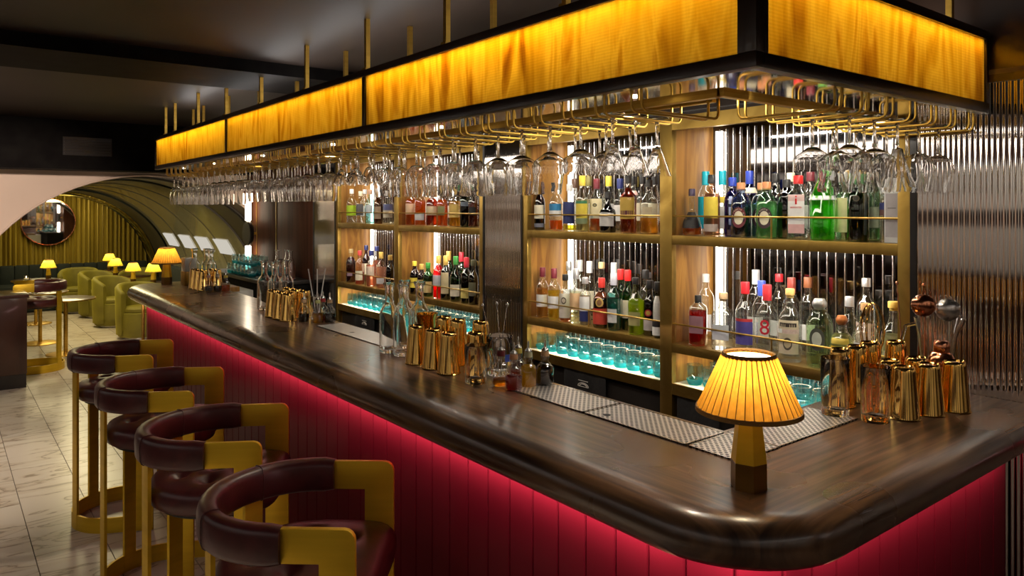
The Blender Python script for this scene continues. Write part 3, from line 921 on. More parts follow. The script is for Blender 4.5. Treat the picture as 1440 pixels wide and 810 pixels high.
for j, ty in enumerate(['coupe', 'coupe', 'wide', 'vee', 'wine', 'wine']):
    step = {'coupe': .101, 'wide': .106, 'vee': .094, 'wine': .092}[ty]
    if j == 0: continue
    y = .953
    while y < 1.142:
        S[ty].put((ROWS_S[j], y, FOOT_Z + .0056), rr.random() * 6, None, SG[ty]); y += step

# ================================================================== BOTTLES
def sq_mod(k):
    """cross-section between round (k=0) and rounded square (k=1)"""
    def f(a, z, r):
        if r < .02: return 1
        c, s = abs(math.cos(a)), abs(math.sin(a))
        p = 2 + 6 * k
        return (c ** p + s ** p) ** (-1 / p) * (1 - .06 * k)
    return f
PLACED = []
def settle(x, y, r, z):
    """nearest free standing spot on the bay's shelf"""
    bay = min(baysA + baysB, key=lambda b: abs(y - (b[0] + b[1]) / 2))
    ok = lambda px, py: 2.5575 + r <= px <= 2.814 - r and bay[0] + r + .002 <= py <= bay[1] - r - (.012 if px + r > 2.762 else .002) and (py - r > bay[0] + .009 or px + r < 2.798) and all(abs(z - q[3]) > .1 or (px - q[0]) ** 2 + (py - q[1]) ** 2 >= (r + q[2] + .0012) ** 2 for q in PLACED)
    best = None
    for i in range(-20, 81):
        for j in range(-24, 25):
            px, py = x + i * .003, y + j * .003
            d = (i * .7) ** 2 + (j * 1.6) ** 2
            if (best is None or d < best[0]) and ok(px, py): best = (d, px, py)
    if best: x, y = best[1:]
    else: print('crowded', round(x, 3), round(y, 3), z)
    PLACED.append((x, y, r, z))
    return x, y
def bottle(u, x, z, label, group, h=.27, r=.036, sh=.62, nr=.0135, style='round', tint=(.95, .97, .95), liq=None, fill=.7, cap=(.02, .02, .02), cap_h=.035, cap_r=None,
           labels=((.12, .42, (.8, .76, .66)),), sq=0., face=None, text=None, emblem=None, cap_metal=0., y=None, stopper=None):
    """labels: (from, to) as fractions of height, colour, optional half angle in degrees"""
    if y is None: y = y_on(u, x)
    if z == LO_Z and x < 2.9 and y < 2.1: h *= 1.10; r *= 1.07
    x, y = settle(x, y, r * (1.12 if sq else 1.03), z)
    rz = face if face is not None else math.atan2(-(y), -(x)) * 0 + math.atan2(-y * .55, -x)
    t = thing('bottle', label, 'bottle', (x, y, z), rz, group)
    hs, hn = h * sh, h * (sh + (1 - sh) * .42)
    hc = h - cap_h
    if style == 'round': pr = [(r * .93, .001), (r, .006), (r, hs * .9), (r * .96, hs), (r * .8, hs + (hn - hs) * .35), (r * .5, hs + (hn - hs) * .72), (nr * 1.1, hn), (nr, hn + .01), (nr, hc + .004)]
    elif style == 'shoulder': pr = [(r * .95, .001), (r, .005), (r, hs * .97), (r * .94, hs + .006), (r * .7, hs + .016), (nr * 1.5, hs + .024), (nr, hs + .04), (nr, hc + .004)]
    elif style == 'apothecary': pr = [(r * .95, .001), (r, .006), (r, hs * .9), (r * .97, hs * .97), (r * .82, hs + .016), (nr * 1.7, hs + .028), (nr * 1.35, hs + .036), (nr * 1.35, hc - .006), (nr * 1.55, hc - .002), (nr * 1.5, hc + .004)]
    elif style == 'taper': pr = [(r * .86, .001), (r * .90, .006), (r, hs * .98), (r * .94, hs), (r * .72, hs + (hc - hs) * .35), (nr * 1.5, hs + (hc - hs) * .75), (nr, hc - .004), (nr, hc + .004)]
    elif style == 'decanter': pr = [(r * .9, .001), (r, .008), (r * .98, hs * .5), (r * .8, hs * .85), (r * .5, hs * 1.05), (nr * 1.15, hs * 1.25), (nr, hs * 1.35), (nr, hc + .004)]
    else: pr = [(r * .95, .001), (r, .006), (r, hs), (r * .75, hs + .02), (nr, hs + .05), (nr, hc + .004)]
    mod = sq_mod(sq) if sq else None
    if style == 'taper':
        mod = lambda a, zz, rr_: 1 + (.025 * math.cos(a * 10) if rr_ > .02 and zz < hs else 0)
    seg = 24 if not (style == 'taper') else 32
    bl = ob('glass', MB().lathe([(0, .001)] + pr, seg, mod=mod, close=True), glsmat(tint), t, smooth=55)
    if liq:
        zf = hc * fill
        inner = [(max(.004, rr_ * .93), min(zz + .004, zf)) for rr_, zz in pr if zz < zf - .004]
        def r_at(zz):
            for (ra, za), (rb, zb) in zip(pr, pr[1:]):
                if za <= zz <= zb: return ra + (rb - ra) * (zz - za) / max(1e-6, zb - za)
            return pr[-1][0]
        inner.append((r_at(zf) * .93, zf))
        ob('liquid', MB().lathe(inner, 20, mod=mod), liqmat(liq), t, smooth=50)
    cr = cap_r or nr * 1.22
    if stopper == 'ball':
        ob('stopper', MB().lathe([(0, hc), (cr * .6, hc), (cr, hc + cap_h * .35), (cr, hc + cap_h * .6), (cr * .7, h - .002), (0, h)], 18), colmat(cap, .35, cap_metal), t)
    elif stopper == 'wood':
        ob('stopper', MB().lathe([(nr * .9, hc - .004), (nr * .9, hc + .006), (cr, hc + .006), (cr, h - .002), (cr * .92, h)], 18), colmat(cap, .5, cap_metal), t)
    else:
        ob('cap', MB().lathe([(cr, hc - .002), (cr, h - .003), (cr * .9, h)], 18), colmat(cap, .35, cap_metal), t, smooth=40)
    def r_of(zz):
        for (ra, za), (rb, zb) in zip(pr, pr[1:]):
            if za <= zz <= zb: return ra + (rb - ra) * (zz - za) / max(1e-6, zb - za)
        return pr[0][0]
    for lb in labels:
        a0, a1, col = lb[:3]
        half = math.radians(lb[3] if len(lb) > 3 else 62)
        za, zb = h * a0, h * a1
        vs = []; n = 10; m = 4
        for j in range(m + 1):
            zz = za + (zb - za) * j / m
            for i in range(n + 1):
                a = -half + 2 * half * i / n
                q = r_of(zz) * 1.034 if style == 'taper' else (r_of(zz) + .0008) * (mod(a, zz, r) if mod else 1)
                vs.append((q * math.cos(a), q * math.sin(a), zz))
        fs = [(j * (n + 1) + i, j * (n + 1) + i + 1, (j + 1) * (n + 1) + i + 1, (j + 1) * (n + 1) + i) for j in range(m) for i in range(n)]
        ob('paper_label', MB().add(vs, fs), colmat(col, .55), t, smooth=60, fix=False)
    R_ = r + .0018
    if emblem:   # oval badge
        ez, ew, eh, c_out, c_in = emblem
        def oval(sx, sz, off, nm, col):
            pts = [(0, 0)] + [(sx * math.cos(2 * PI * q / 24), sz * math.sin(2 * PI * q / 24)) for q in range(24)]
            vs = []
            for (yy, zz) in pts:
                a = yy / r
                rad = (r_of(h * ez + zz) if not mod else r) + off
                vs.append((rad * math.cos(a) * (1 if not mod else mod(a, 0, r)), rad * math.sin(a) * (1 if not mod else mod(a, 0, r)), h * ez + zz))
            ob(nm, MB().add(vs, [(0, 1 + q, 1 + (q + 1) % 24) for q in range(24)]), colmat(col, .5), t, smooth=60, fix=False)
        oval(ew, eh, .0012, 'badge', c_out); oval(ew * .62, eh * .66, .0019, 'badge_centre', c_in)
    if text:
        for (tx, tz, ts, tc) in text:
            text_mesh(tx, ts, colmat(tc, .5), t, (r * (mod(0, 0, r) if mod else 1) + .0016, 0, h * tz), (PI / 2, 0, PI / 2))
    return t
def arc_text(parent, txt, rad, size, z, xoff, col, a0=160, a1=20):
    n = len(txt)
    for i, ch in enumerate(txt):
        if ch == ' ': continue
        a = math.radians(a0 + (a1 - a0) * i / (n - 1))
        text_mesh(ch, size, col, parent, (xoff, rad[0] * math.cos(a) * 1, z + rad[1] * math.sin(a)), (PI / 2 * 1, 0, PI / 2))
CLR = (.95, .97, .96); GRN = (.10, .52, .10); DGRN = (.03, .16, .05); BRN = (.22, .08, .025); BLU = (.04, .07, .62); AQUA = (.62, .82, .86); PGRN = (.72, .90, .74); PINK = (.9, .62, .55)
AMB = (.85, .30, .03); LAMB = (.92, .52, .12); RED = (.62, .03, .04); DRED = (.22, .015, .03); YEL = (.90, .72, .15); CLQ = (.80, .84, .82); ROSE = (.88, .42, .30); LGR = (.55, .78, .12)
CREAM = (.80, .72, .52); WHITE = (.82, .80, .76); BLACK = (.015, .014, .014); NAVY = (.02, .03, .14); YLW = (.78, .60, .06); TEAL = (.0, .38, .50); MAR = (.16, .02, .03); GOLD = (.65, .42, .10); SIL = (.7, .7, .7)
FX, MX, BX = 2.598, 2.655, 2.735          # front, middle and back rows on the shelves
# --- near unit, upper shelf over the corner lamp: gins
g = 'bottles on the gin shelf'; z = UP_Z; w = 'on the upper gin shelf'
gb = thing('spirit_carton', 'tall white spirit carton with grey panel beside the end post', 'carton', (2.60, 1.178, z + .0008), 0)
PLACED.append((2.60, 1.178, .034, z))
boxo('carton', (-.030, .030, -.026, .026, 0, .222), colmat(WHITE, .5), gb, bevel=.002)
boxo('panel', (-.0306, -.030, -.021, .021, .02, .17), colmat((.52, .47, .46), .5), gb)
boxo('seal', (-.031, -.030, -.005, .005, .180, .19), colmat(GOLD, .3, .8), gb)
boxo('print_line', (-.0312, -.0306, -.014, .014, .118, .121), colmat((.2, .17, .16), .5), gb)
bottle(970, FX + .02, z, 'squat clear decanter bottle with black label and amber dregs ' + w, g, .205, .043, .42, .012, 'decanter', liq=AMB, fill=.22, cap=(.06, .04, .09), labels=((.16, .50, BLACK, 60),), cap_h=.03)
bottle(1001, FX, z, 'rosy clear bottle with tall yellow label and black cap ' + w, g, .262, .034, .66, tint=(.92, .80, .70), liq=(.62, .45, .36), fill=.8, labels=((.30, .64, YLW, 60), (.08, .20, (.45, .36, .3), 60)))
bottle(991, BX, z, 'clear bottle with teal cap and teal label behind the yellow label bottle', g, .285, .034, .66, cap=TEAL, cap_h=.06, labels=((.1, .6, TEAL, 60),))
bottle(1016, BX, z, 'clear bottle with teal cap and pale label beside the light strip', g, .285, .034, .66, cap=TEAL, cap_h=.06, labels=((.1, .45, WHITE, 60), (.5, .6, YLW, 60)))
bottle(1030, MX, z, 'cobalt blue bottle with pale vertical print ' + w, g, .25, .034, .66, tint=BLU, liq=(.02, .04, .5), fill=.9, cap=(.02, .05, .4), labels=((.55, .68, (.45, .5, .75), 12), (.36, .5, (.45, .5, .75), 12), (.2, .3, (.35, .4, .7), 12)))
bottle(1054, BX + .01, z, 'tall blue capped bottle with cream neck band behind the oval badge bottle', g, .28, .034, .68, tint=BLU, cap=(.02, .05, .4), cap_h=.055, labels=((.66, .74, CREAM, 80),))
p1 = bottle(1042, FX + .012, z, 'pale blue apothecary bottle with dark oval badge and copper cork', g, .225, .041, .66, .013, 'apothecary', tint=(.55, .66, .92), liq=(.10, .10, .16), fill=.62, cap=(.62, .25, .10), cap_h=.03, cap_r=.017, labels=(), emblem=(.36, .030, .042, MAR, CREAM))
p2 = bottle(1078, FX + .012, z, 'pale green apothecary bottle with oval badge and copper cork in front', g, .225, .041, .66, .013, 'apothecary', tint=PGRN, liq=(.45, .78, .45), fill=.75, cap=(.62, .25, .10), cap_h=.03, cap_r=.017, labels=(), emblem=(.36, .030, .042, (.05, .02, .03), CREAM))
for p_ in (p1, p2):
    arc_text(p_, 'PLYMOUTH GIN', (.0245, .0345), .0075, .225 * .36, .0435, colmat(CREAM, .5), 180, 0)
bottle(1071, MX + .03, z, 'pale green apothecary bottle with copper cork standing behind its twin', g, .225, .041, .66, .013, 'apothecary', tint=PGRN, liq=(.45, .72, .55), fill=.7, cap=(.62, .25, .10), cap_h=.03, cap_r=.017, labels=(), emblem=(.36, .030, .042, (.05, .02, .03), CREAM))
bottle(1101, MX, z, 'black glass gin bottle between the apothecary bottles and red capped bottle', g, .235, .036, .72, .013, 'shoulder', tint=(.03, .03, .04), liq=BLACK, fill=.8, labels=())
be = bottle(1122, FX, z, 'square clear bottle with red cap and white label reading BEEFEATER', g, .245, .038, .70, .0145, 'shoulder', liq=CLQ, fill=.72, cap=(.62, .02, .02), cap_h=.03, sq=.75, labels=((.10, .24, (.72, .42, .40), 40), (.24, .60, WHITE, 40), (.60, .70, (.70, .50, .46), 40)), text=(('BEEFEATER', .50, .0085, (.6, .02, .02)),))
fig = MB().tube([(.0385, 0, .245 * .55), (.0385, 0, .245 * .64)], .0035, 6).lathe([(0, -.004), (.004, 0), (0, .005)], 8, (.0385, 0, .245 * .67))
ob('figure_mark', fig, colmat((.6, .02, .02), .5), be)
te = bottle(1155, FX, z, 'bright green fluted tapering bottle with silver collar and dark red seal', g, .262, .047, .60, .014, 'taper', tint=(.52, .92, .36), liq=(.30, .80, .16), fill=.88, cap=(.10, .3, .05), cap_h=.02, labels=((.575, .635, SIL, 170),), emblem=(.72, .009, .009, (.3, .02, .02), (.2, .01, .01)))
bottle(1183, MX, z, 'pale bottle with yellowish green label between two green gin bottles', g, .255, .034, .66, tint=PGRN, liq=CLQ, fill=.8, labels=((.12, .62, (.62, .62, .30), 60),), cap=(.6, .6, .55))
bottle(1207, FX, z, 'dark green bottle with round shoulders and a round dark seal', g, .242, .037, .70, .0145, 'shoulder', tint=(.05, .34, .06), liq=(.02, .20, .03), fill=.9, cap=(.05, .2, .05), labels=(), emblem=(.64, .011, .011, (.08, .07, .03), (.03, .03, .02)))
bottle(1225, MX, z, 'slender pale green bottle behind the dark green bottle', g, .25, .030, .72, tint=PGRN, liq=CLQ, fill=.8, cap=(.55, .5, .4), labels=((.2, .5, (.62, .72, .50), 50),))
bottle(1234, FX - .004, z, 'frosted white bottle with navy and brown label ' + w, g, .205, .031, .72, .014, 'shoulder', tint=WHITE, liq=(.85, .82, .74), fill=.95, cap=WHITE, labels=((.46, .56, (.12, .05, .04), 50), (.56, .68, NAVY, 50)), sq=.5)
for k, u in enumerate((1090, 1112, 1140, 1170, 1195)):
    bottle(u, BX + .02, z, ['clear spare bottle with black cap behind the apothecary bottles', 'clear spare bottle with cream cap behind the black glass bottle', 'clear spare bottle with dark red cap behind the red capped gin', 'clear spare bottle with grey cap behind the fluted green bottle', 'clear spare bottle with gold cap behind the dark green bottle'][k], g, .265, .033, .66, cap=[BLACK, CREAM, MAR, (.3, .3, .3), GOLD][k], labels=((.15, .5, WHITE, 55),))
# --- near unit, lower shelf: clear spirits
g = 'bottles on the clear spirits shelf'; z = LO_Z; w = 'on the clear spirits shelf'
bottle(981, FX, z, 'square bottle of dark red spirit with black cap ' + w, g, .195, .034, .74, .012, 'shoulder', liq=RED, fill=.8, sq=.7, labels=((.25, .60, (.25, .12, .14), 42),), cap_h=.03)
bottle(973, BX, z, 'tall clear bottle with black cap beside the side panel light strip', g, .27, .034, .66, labels=((.15, .4, (.3, .28, .26)),))
bottle(994, BX, z, 'tall clear bottle with white cap behind the dark red spirit', g, .27, .034, .66, cap=WHITE, labels=((.15, .4, WHITE),))
bottle(1015, FX + .005, z, 'wide clear square bottle with pale wooden stopper ' + w, g, .215, .043, .62, .0145, 'shoulder', liq=CLQ, fill=.75, sq=.6, stopper='wood', cap=(.62, .42, .22), cap_h=.032, cap_r=.019, labels=((.18, .45, (.55, .57, .60), 38),))
bottle(1048, FX, z, 'clear bottle with bright red cap and blue label ' + w, g, .265, .036, .60, .014, 'round', liq=CLQ, fill=.8, cap=(.65, .02, .03), cap_h=.045, labels=((.14, .46, (.10, .08, .34), 60), (.46, .50, (.6, .05, .05), 60)))
bottle(1077, FX - .005, z, 'clear bottle with a large red figure 8', g, .262, .039, .60, .014, 'round', liq=CLQ, fill=.8, cap=(.55, .03, .04), cap_h=.06, labels=(), text=(('8', .42, .085, (.62, .02, .04)),))
bottle(1071, MX + .045, z, 'clear bottle with blue and white capsule behind the red figure 8', g, .265, .034, .66, cap=(.05, .09, .45), cap_h=.06, labels=((.2, .4, WHITE),))
bottle(1090, BX, z, 'clear bottle with red capsule behind the cork topped bottle', g, .29, .034, .66, cap=(.62, .02, .03), cap_h=.03, labels=((.2, .4, WHITE),))
bottle(1063, BX + .02, z, 'clear bottle with tall grey capsule at the back', g, .30, .034, .66, cap=(.5, .5, .5), cap_h=.06, labels=((.2, .4, WHITE),))
bottle(1108, FX - .008, z, 'clear bottle with cork top and cream label in bold dark letters', g, .255, .041, .60, .015, 'round', liq=CLQ, fill=.82, stopper='wood', cap=(.70, .45, .14), cap_h=.03, cap_r=.017, labels=((.46, .58, (.66, .56, .38), 55), (.49, .545, (.05, .035, .03), 44), (.12, .40, (.72, .62, .42), 55)), emblem=(.26, .017, .024, (.10, .08, .05), (.6, .5, .3)))
bottle(1113, MX + .055, z, 'clear bottle with brown capsule behind the cork topped bottle', g, .285, .034, .66, cap=(.25, .04, .03), cap_h=.06, labels=((.2, .4, PINK),))
bottle(1127, BX, z, 'tall clear bottle with brown cap near the jug shaped tequila', g, .285, .032, .66, cap=(.3, .1, .04), cap_h=.04, labels=((.2, .4, WHITE),))
bottle(1149, FX - .008, z, 'broad pale green tequila bottle with oval badge and silver lattice stopper', g, .232, .045, .66, .019, 'apothecary', tint=(.82, .92, .80), liq=(.74, .82, .66), fill=.85, stopper='ball', cap=(.55, .55, .52), cap_h=.042, cap_r=.026, cap_metal=.8, labels=(), emblem=(.42, .028, .042, (.10, .11, .09), (.70, .74, .62)))
bottle(1170, 2.575, z, 'short bottle with yellow label and round brown stopper near the gold tins', g, .185, .036, .58, .016, 'round', liq=(.86, .80, .45), fill=.8, stopper='ball', cap=(.50, .16, .04), cap_h=.036, cap_r=.020, labels=((.06, .46, (.80, .52, .04), 60), (.5, .6, (.8, .6, .1), 50)))
bottle(1190, MX, z, 'clear round bottle with steel cap between the short yellow and white label bottles', g, .24, .036, .62, cap=SIL, cap_metal=.8, liq=CLQ, fill=.5, labels=((.2, .4, WHITE, 40),))
bottle(1211, FX, z, 'clear bottle with white house shaped label and cork top', g, .232, .042, .58, .015, 'round', liq=(.86, .88, .76), fill=.8, stopper='wood', cap=(.50, .27, .10), cap_h=.032, cap_r=.018, labels=((.08, .46, (.80, .76, .70), 46), (.375, .39, (.3, .25, .22), 26)))
bottle(1207, BX - .03, z, 'tall clear bottle with speed pourer behind the white house shaped label', g, .30, .034, .70, liq=(.86, .80, .70), fill=.6, cap=SIL, cap_metal=.9, cap_h=.03, labels=((.25, .5, PINK, 60),))
bottle(1241, FX + .01, z, 'pale yellow bottle with golden cork beside the end post', g, .24, .038, .58, .015, 'round', liq=(.88, .86, .55), fill=.62, stopper='wood', cap=(.80, .52, .10), cap_h=.028, cap_r=.019, labels=((.12, .35, (.78, .74, .55), 40),))
# --- near unit, second bay upper: whiskies
g = 'bottles on the upper whisky shelf'; z = UP_Z; w = 'on the upper whisky shelf'
W = [
 (759, FX, 'slim dark brown bottle with cream label ' + w, dict(h=.262, r=.030, tint=BRN, liq=(.10, .03, .01), cap=(.10, .05, .04), cap_h=.06, labels=((.24, .52, CREAM, 60), (.06, .14, (.2, .2, .25), 60)))),
 (782, FX, 'clear bottle with sky blue label and orange spirit below', dict(h=.255, r=.036, liq=AMB, fill=.26, cap=BLACK, cap_h=.045, labels=((.42, .56, (.03, .22, .45), 65), (.30, .42, WHITE, 65)))),
 (801, FX, 'clear bottle with tall navy label ' + w, dict(h=.245, r=.035, liq=YEL, fill=.15, cap=SIL, labels=((.16, .62, NAVY, 60),))),
 (819, FX, 'cream coloured bottle with yellow and green label and yellow cap', dict(h=.285, r=.033, liq=(.85, .74, .42), fill=.7, cap=YLW, cap_h=.05, labels=((.14, .24, (.2, .25, .12), 60), (.24, .50, YLW, 60), (.50, .55, (.05, .22, .1), 60)))),
 (838, MX, 'rounded bottle with cream and yellow oval badge ' + w, dict(h=.27, r=.037, liq=(.75, .28, .1), fill=.3, cap=MAR, cap_h=.05, labels=((.3, .62, (.80, .70, .42), 60),), emblem=(.5, .011, .009, BLACK, (.3, .25, .1)))),
 (854, FX, 'squat black bottle with white label ' + w, dict(h=.20, r=.041, sh=.5, style='shoulder', tint=(.05, .04, .04), liq=BLACK, cap=BLACK, cap_h=.03, labels=((.16, .56, (.66, .62, .58), 60),))),
 (856, BX, 'clear bottle with yellow and green capsule at the back', dict(h=.285, r=.033, cap=YLW, cap_h=.05, labels=((.2, .5, WHITE),))),
 (883, FX, 'deep amber bourbon bottle with golden label and black cap', dict(h=.285, r=.040, sh=.60, style='shoulder', liq=(.42, .10, .02), fill=.9, tint=(.9, .7, .5), cap=BLACK, cap_h=.045, labels=((.24, .60, (.62, .40, .06), 60), (.30, .38, (.14, .03, .03), 50)))),
 (872, BX, 'clear bottle with navy cap behind the bourbon', dict(h=.27, r=.033, cap=NAVY, cap_h=.05, labels=((.2, .5, WHITE),))),
 (912, FX, 'broad round clear bottle with engraved ring and amber spirit', dict(h=.25, r=.044, sh=.60, liq=LAMB, fill=.34, cap=BLACK, cap_h=.03, labels=((.34, .5, (.72, .60, .38), 30),))),
 (904, BX, 'clear bottle with black capsule beside the centre post', dict(h=.29, r=.033, cap=BLACK, cap_h=.05, liq=LAMB, fill=.4, labels=((.2, .5, CREAM),))),
 (921, BX + .01, 'amber bottle with black capsule touching the centre post', dict(h=.285, r=.033, cap=BLACK, cap_h=.05, liq=AMB, fill=.5, labels=((.2, .5, CREAM),))),
 (808, BX, 'clear bottle with brown capsule behind the navy label', dict(h=.28, r=.033, cap=(.1, .05, .03), cap_h=.05, labels=((.2, .5, WHITE),))),
 (828, BX + .02, 'clear bottle with olive capsule behind the cream coloured bottle', dict(h=.29, r=.033, cap=(.2, .17, .05), cap_h=.05, labels=((.2, .5, WHITE),))),
 (843, BX + .02, 'clear bottle with black capsule behind the oval badge whisky', dict(h=.25, r=.033, cap=BLACK, cap_h=.05, labels=((.2, .5, CREAM),))),
 (890, BX + .02, 'clear bottle with pink neck band behind the deep amber bourbon', dict(h=.28, r=.033, cap=BLACK, cap_h=.04, labels=((.66, .74, PINK, 90), (.2, .5, WHITE)))),
]
for (u, x, lb, kw) in W: bottle(u, x, z, lb, g, **kw)
# --- near unit, second bay lower: liqueurs
g = 'bottles on the lower liqueur shelf'; z = LO_Z; w = 'on the lower liqueur shelf'
W = [
 (763, FX, 'peach coloured bottle with white label and maroon cap', dict(h=.27, r=.034, liq=(.92, .55, .22), cap=MAR, cap_h=.05, labels=((.22, .46, WHITE, 60),))),
 (779, FX, 'golden bottle with white label and maroon cap', dict(h=.27, r=.034, liq=(.95, .68, .16), cap=MAR, cap_h=.05, labels=((.22, .46, WHITE, 60),))),
 (795, FX, 'clear bottle with cream label, dark swirl and black cap', dict(h=.245, r=.032, liq=(.6, .25, .1), fill=.5, cap=BLACK, cap_h=.03, labels=((.08, .60, (.74, .68, .55), 62),), emblem=(.45, .014, .018, (.1, .08, .06), (.6, .5, .4)))),
 (810, FX, 'clear bottle with peach label and silver pourer ' + w, dict(h=.28, r=.033, liq=(.92, .85, .65), cap=SIL, cap_metal=.8, cap_h=.05, labels=((.25, .56, (.80, .52, .28), 55),))),
 (823, FX, 'clear bottle with white and navy label ' + w, dict(h=.24, r=.030, liq=(.7, .6, .5), cap=SIL, cap_metal=.8, cap_h=.03, labels=((.3, .6, WHITE, 60), (.08, .3, NAVY, 60)))),
 (845, FX, 'round dark red bottle with gold medallion and red wax cap', dict(h=.245, r=.044, sh=.58, tint=(.5, .25, .15), liq=(.20, .03, .02), cap=(.60, .04, .03), cap_h=.045, cap_r=.017, labels=((.08, .40, (.62, .06, .03), 60),), emblem=(.52, .020, .022, GOLD, (.25, .12, .05)))),
 (863, FX, 'sea green bottle with white label and silver cap', dict(h=.275, r=.035, tint=(.35, .66, .62), liq=(.16, .40, .36), cap=(.55, .55, .62), cap_h=.055, labels=((.14, .38, (.70, .70, .68), 40),))),
 (873, MX + .02, 'green bottle with bright red cap behind the sea green bottle', dict(h=.29, r=.030, tint=GRN, liq=(.05, .4, .05), cap=(.70, .02, .02), cap_h=.05, labels=((.2, .5, CREAM),))),
 (884, MX + .02, 'green bottle with bright red cap behind the yellow green liqueur', dict(h=.29, r=.030, tint=GRN, liq=(.05, .4, .05), cap=(.70, .02, .02), cap_h=.05, labels=((.2, .5, CREAM),))),
 (894, FX, 'yellow green liqueur bottle with olive label', dict(h=.265, r=.037, sh=.58, liq=(.62, .72, .06), tint=(.85, .9, .6), cap=BLACK, cap_h=.03, labels=((.16, .40, (.46, .42, .16), 48),))),
 (910, FX + .01, 'dark bottle with round red badge and black cap', dict(h=.255, r=.031, tint=(.2, .2, .2), liq=BLACK, cap=BLACK, labels=((.1, .3, (.6, .55, .5), 50),), emblem=(.42, .016, .016, (.55, .03, .05), (.7, .5, .1)))),
 (925, FX, 'black and white striped label bottle beside the centre post', dict(h=.255, r=.024, tint=(.4, .4, .4), liq=(.5, .48, .44), cap=BLACK, cap_h=.04, labels=((.05, .2, WHITE, 70), (.2, .3, BLACK, 70), (.3, .75, (.75, .72, .66), 40)))),
 (800, BX, 'clear bottle with steel pourer behind the peach coloured bottles', dict(h=.30, r=.032, cap=SIL, cap_metal=.8, cap_h=.05, labels=((.2, .5, WHITE),))),
 (815, BX + .02, 'tall clear bottle with pale capsule at the back', dict(h=.31, r=.032, cap=(.62, .60, .55), cap_h=.06, labels=((.2, .5, WHITE),))),
 (829, BX, 'tall clear bottle with silver capsule behind the navy label', dict(h=.31, r=.032, cap=SIL, cap_h=.06, labels=((.2, .5, CREAM),))),
 (846, BX, 'tall clear bottle with cork behind the red wax bottle', dict(h=.31, r=.032, cap=(.6, .42, .2), cap_h=.03, labels=((.2, .5, CREAM),))),
 (861, BX + .02, 'clear bottle with white capsule behind the sea green bottle', dict(h=.31, r=.032, cap=WHITE, cap_h=.06, labels=((.2, .5, WHITE),))),
 (908, BX, 'clear bottle with yellow label behind the red badge bottle', dict(h=.29, r=.032, cap=BLACK, cap_h=.04, liq=YEL, fill=.4, labels=((.2, .5, YLW),))),
]
for (u, x, lb, kw) in W: bottle(u, x, z, lb, g, **kw)
# --- far unit, upper shelves
g = 'bottles on the far upper shelf'; z = UP_Z
W = [
 (578, FX, 'orange amber bottle with peach label next to the far centre post', dict(h=.25, r=.038, sh=.7, liq=AMB, fill=.85, labels=((.3, .6, (.75, .5, .3)),), cap=(.3, .1, .05))),
 (591, FX, 'orange amber bottle with grey label', dict(h=.25, r=.038, sh=.7, liq=AMB, fill=.8, labels=((.15, .35, (.6, .58, .55)),), cap=BLACK)),
 (607, FX, 'reddish brown rum bottle with buff label', dict(h=.24, r=.040, sh=.66, liq=(.45, .09, .02), fill=.9, labels=((.3, .55, (.66, .52, .32)),), cap=(.4, .25, .1))),
 (622, FX, 'bright orange bottle with green label', dict(h=.24, r=.036, sh=.66, liq=(.9, .25, .02), fill=.85, labels=((.3, .55, (.25, .25, .08), 40),), cap=BLACK)),
 (640, FX, 'golden amber bottle with gold label', dict(h=.24, r=.042, sh=.66, style='shoulder', liq=(.92, .50, .06), fill=.8, labels=((.25, .6, (.75, .5, .12), 50),), cap=(.6, .4, .1))),
 (655, FX, 'dark green bottle among the amber bottles', dict(h=.262, r=.037, sh=.68, tint=DGRN, liq=(.02, .10, .02), labels=((.5, .6, (.2, .25, .3), 40),), cap=DGRN)),
 (666, FX, 'deep red brown bottle beside the fluted mirror strip', dict(h=.25, r=.034, sh=.68, liq=(.35, .05, .02), labels=((.3, .5, BLACK, 40),), cap=BLACK)),
 (612, BX, 'clear bottle with black cap behind the rum bottle', dict(h=.27, r=.036, labels=((.2, .5, WHITE),))),
 (632, BX, 'clear bottle with gold cap behind the golden amber bottle', dict(h=.27, r=.036, cap=GOLD, labels=((.2, .5, CREAM),))),
 (494, FX, 'clear bottle with lime green label at the far shelf end', dict(h=.27, r=.040, liq=CLQ, fill=.3, cap=WHITE, labels=((.22, .52, (.42, .62, .02), 70),))),
 (507, FX, 'clear bottle with black diagonal label', dict(h=.25, r=.036, cap=CREAM, labels=((.25, .6, (.12, .11, .11), 50),))),
 (520, FX, 'pale blue clear bottle with cork', dict(h=.26, r=.040, tint=(.75, .92, .95), liq=(.62, .85, .88), fill=.5, cap=(.5, .3, .2), labels=((.3, .55, (.6, .66, .68), 40),))),
 (532, FX, 'brown bottle with black cap beside the pale blue bottle', dict(h=.26, r=.032, tint=(.6, .4, .25), liq=(.30, .10, .03), cap=BLACK, cap_h=.05, labels=((.15, .5, (.45, .32, .2), 50),))),
 (546, FX, 'clear bottle with blue and cream label next to the brown bottle', dict(h=.245, r=.040, cap=WHITE, labels=((.2, .42, (.70, .62, .45), 60), (.42, .6, (.18, .2, .42), 60)))),
 (513, BX, 'clear bottle with silver cap behind the black diagonal label', dict(h=.27, r=.035, cap=SIL, labels=((.2, .5, WHITE),))),
]
for (u, x, lb, kw) in W: bottle(u, x, z, lb, g, **kw)
g = 'bottles on the far lower shelf'; z = LO_Z
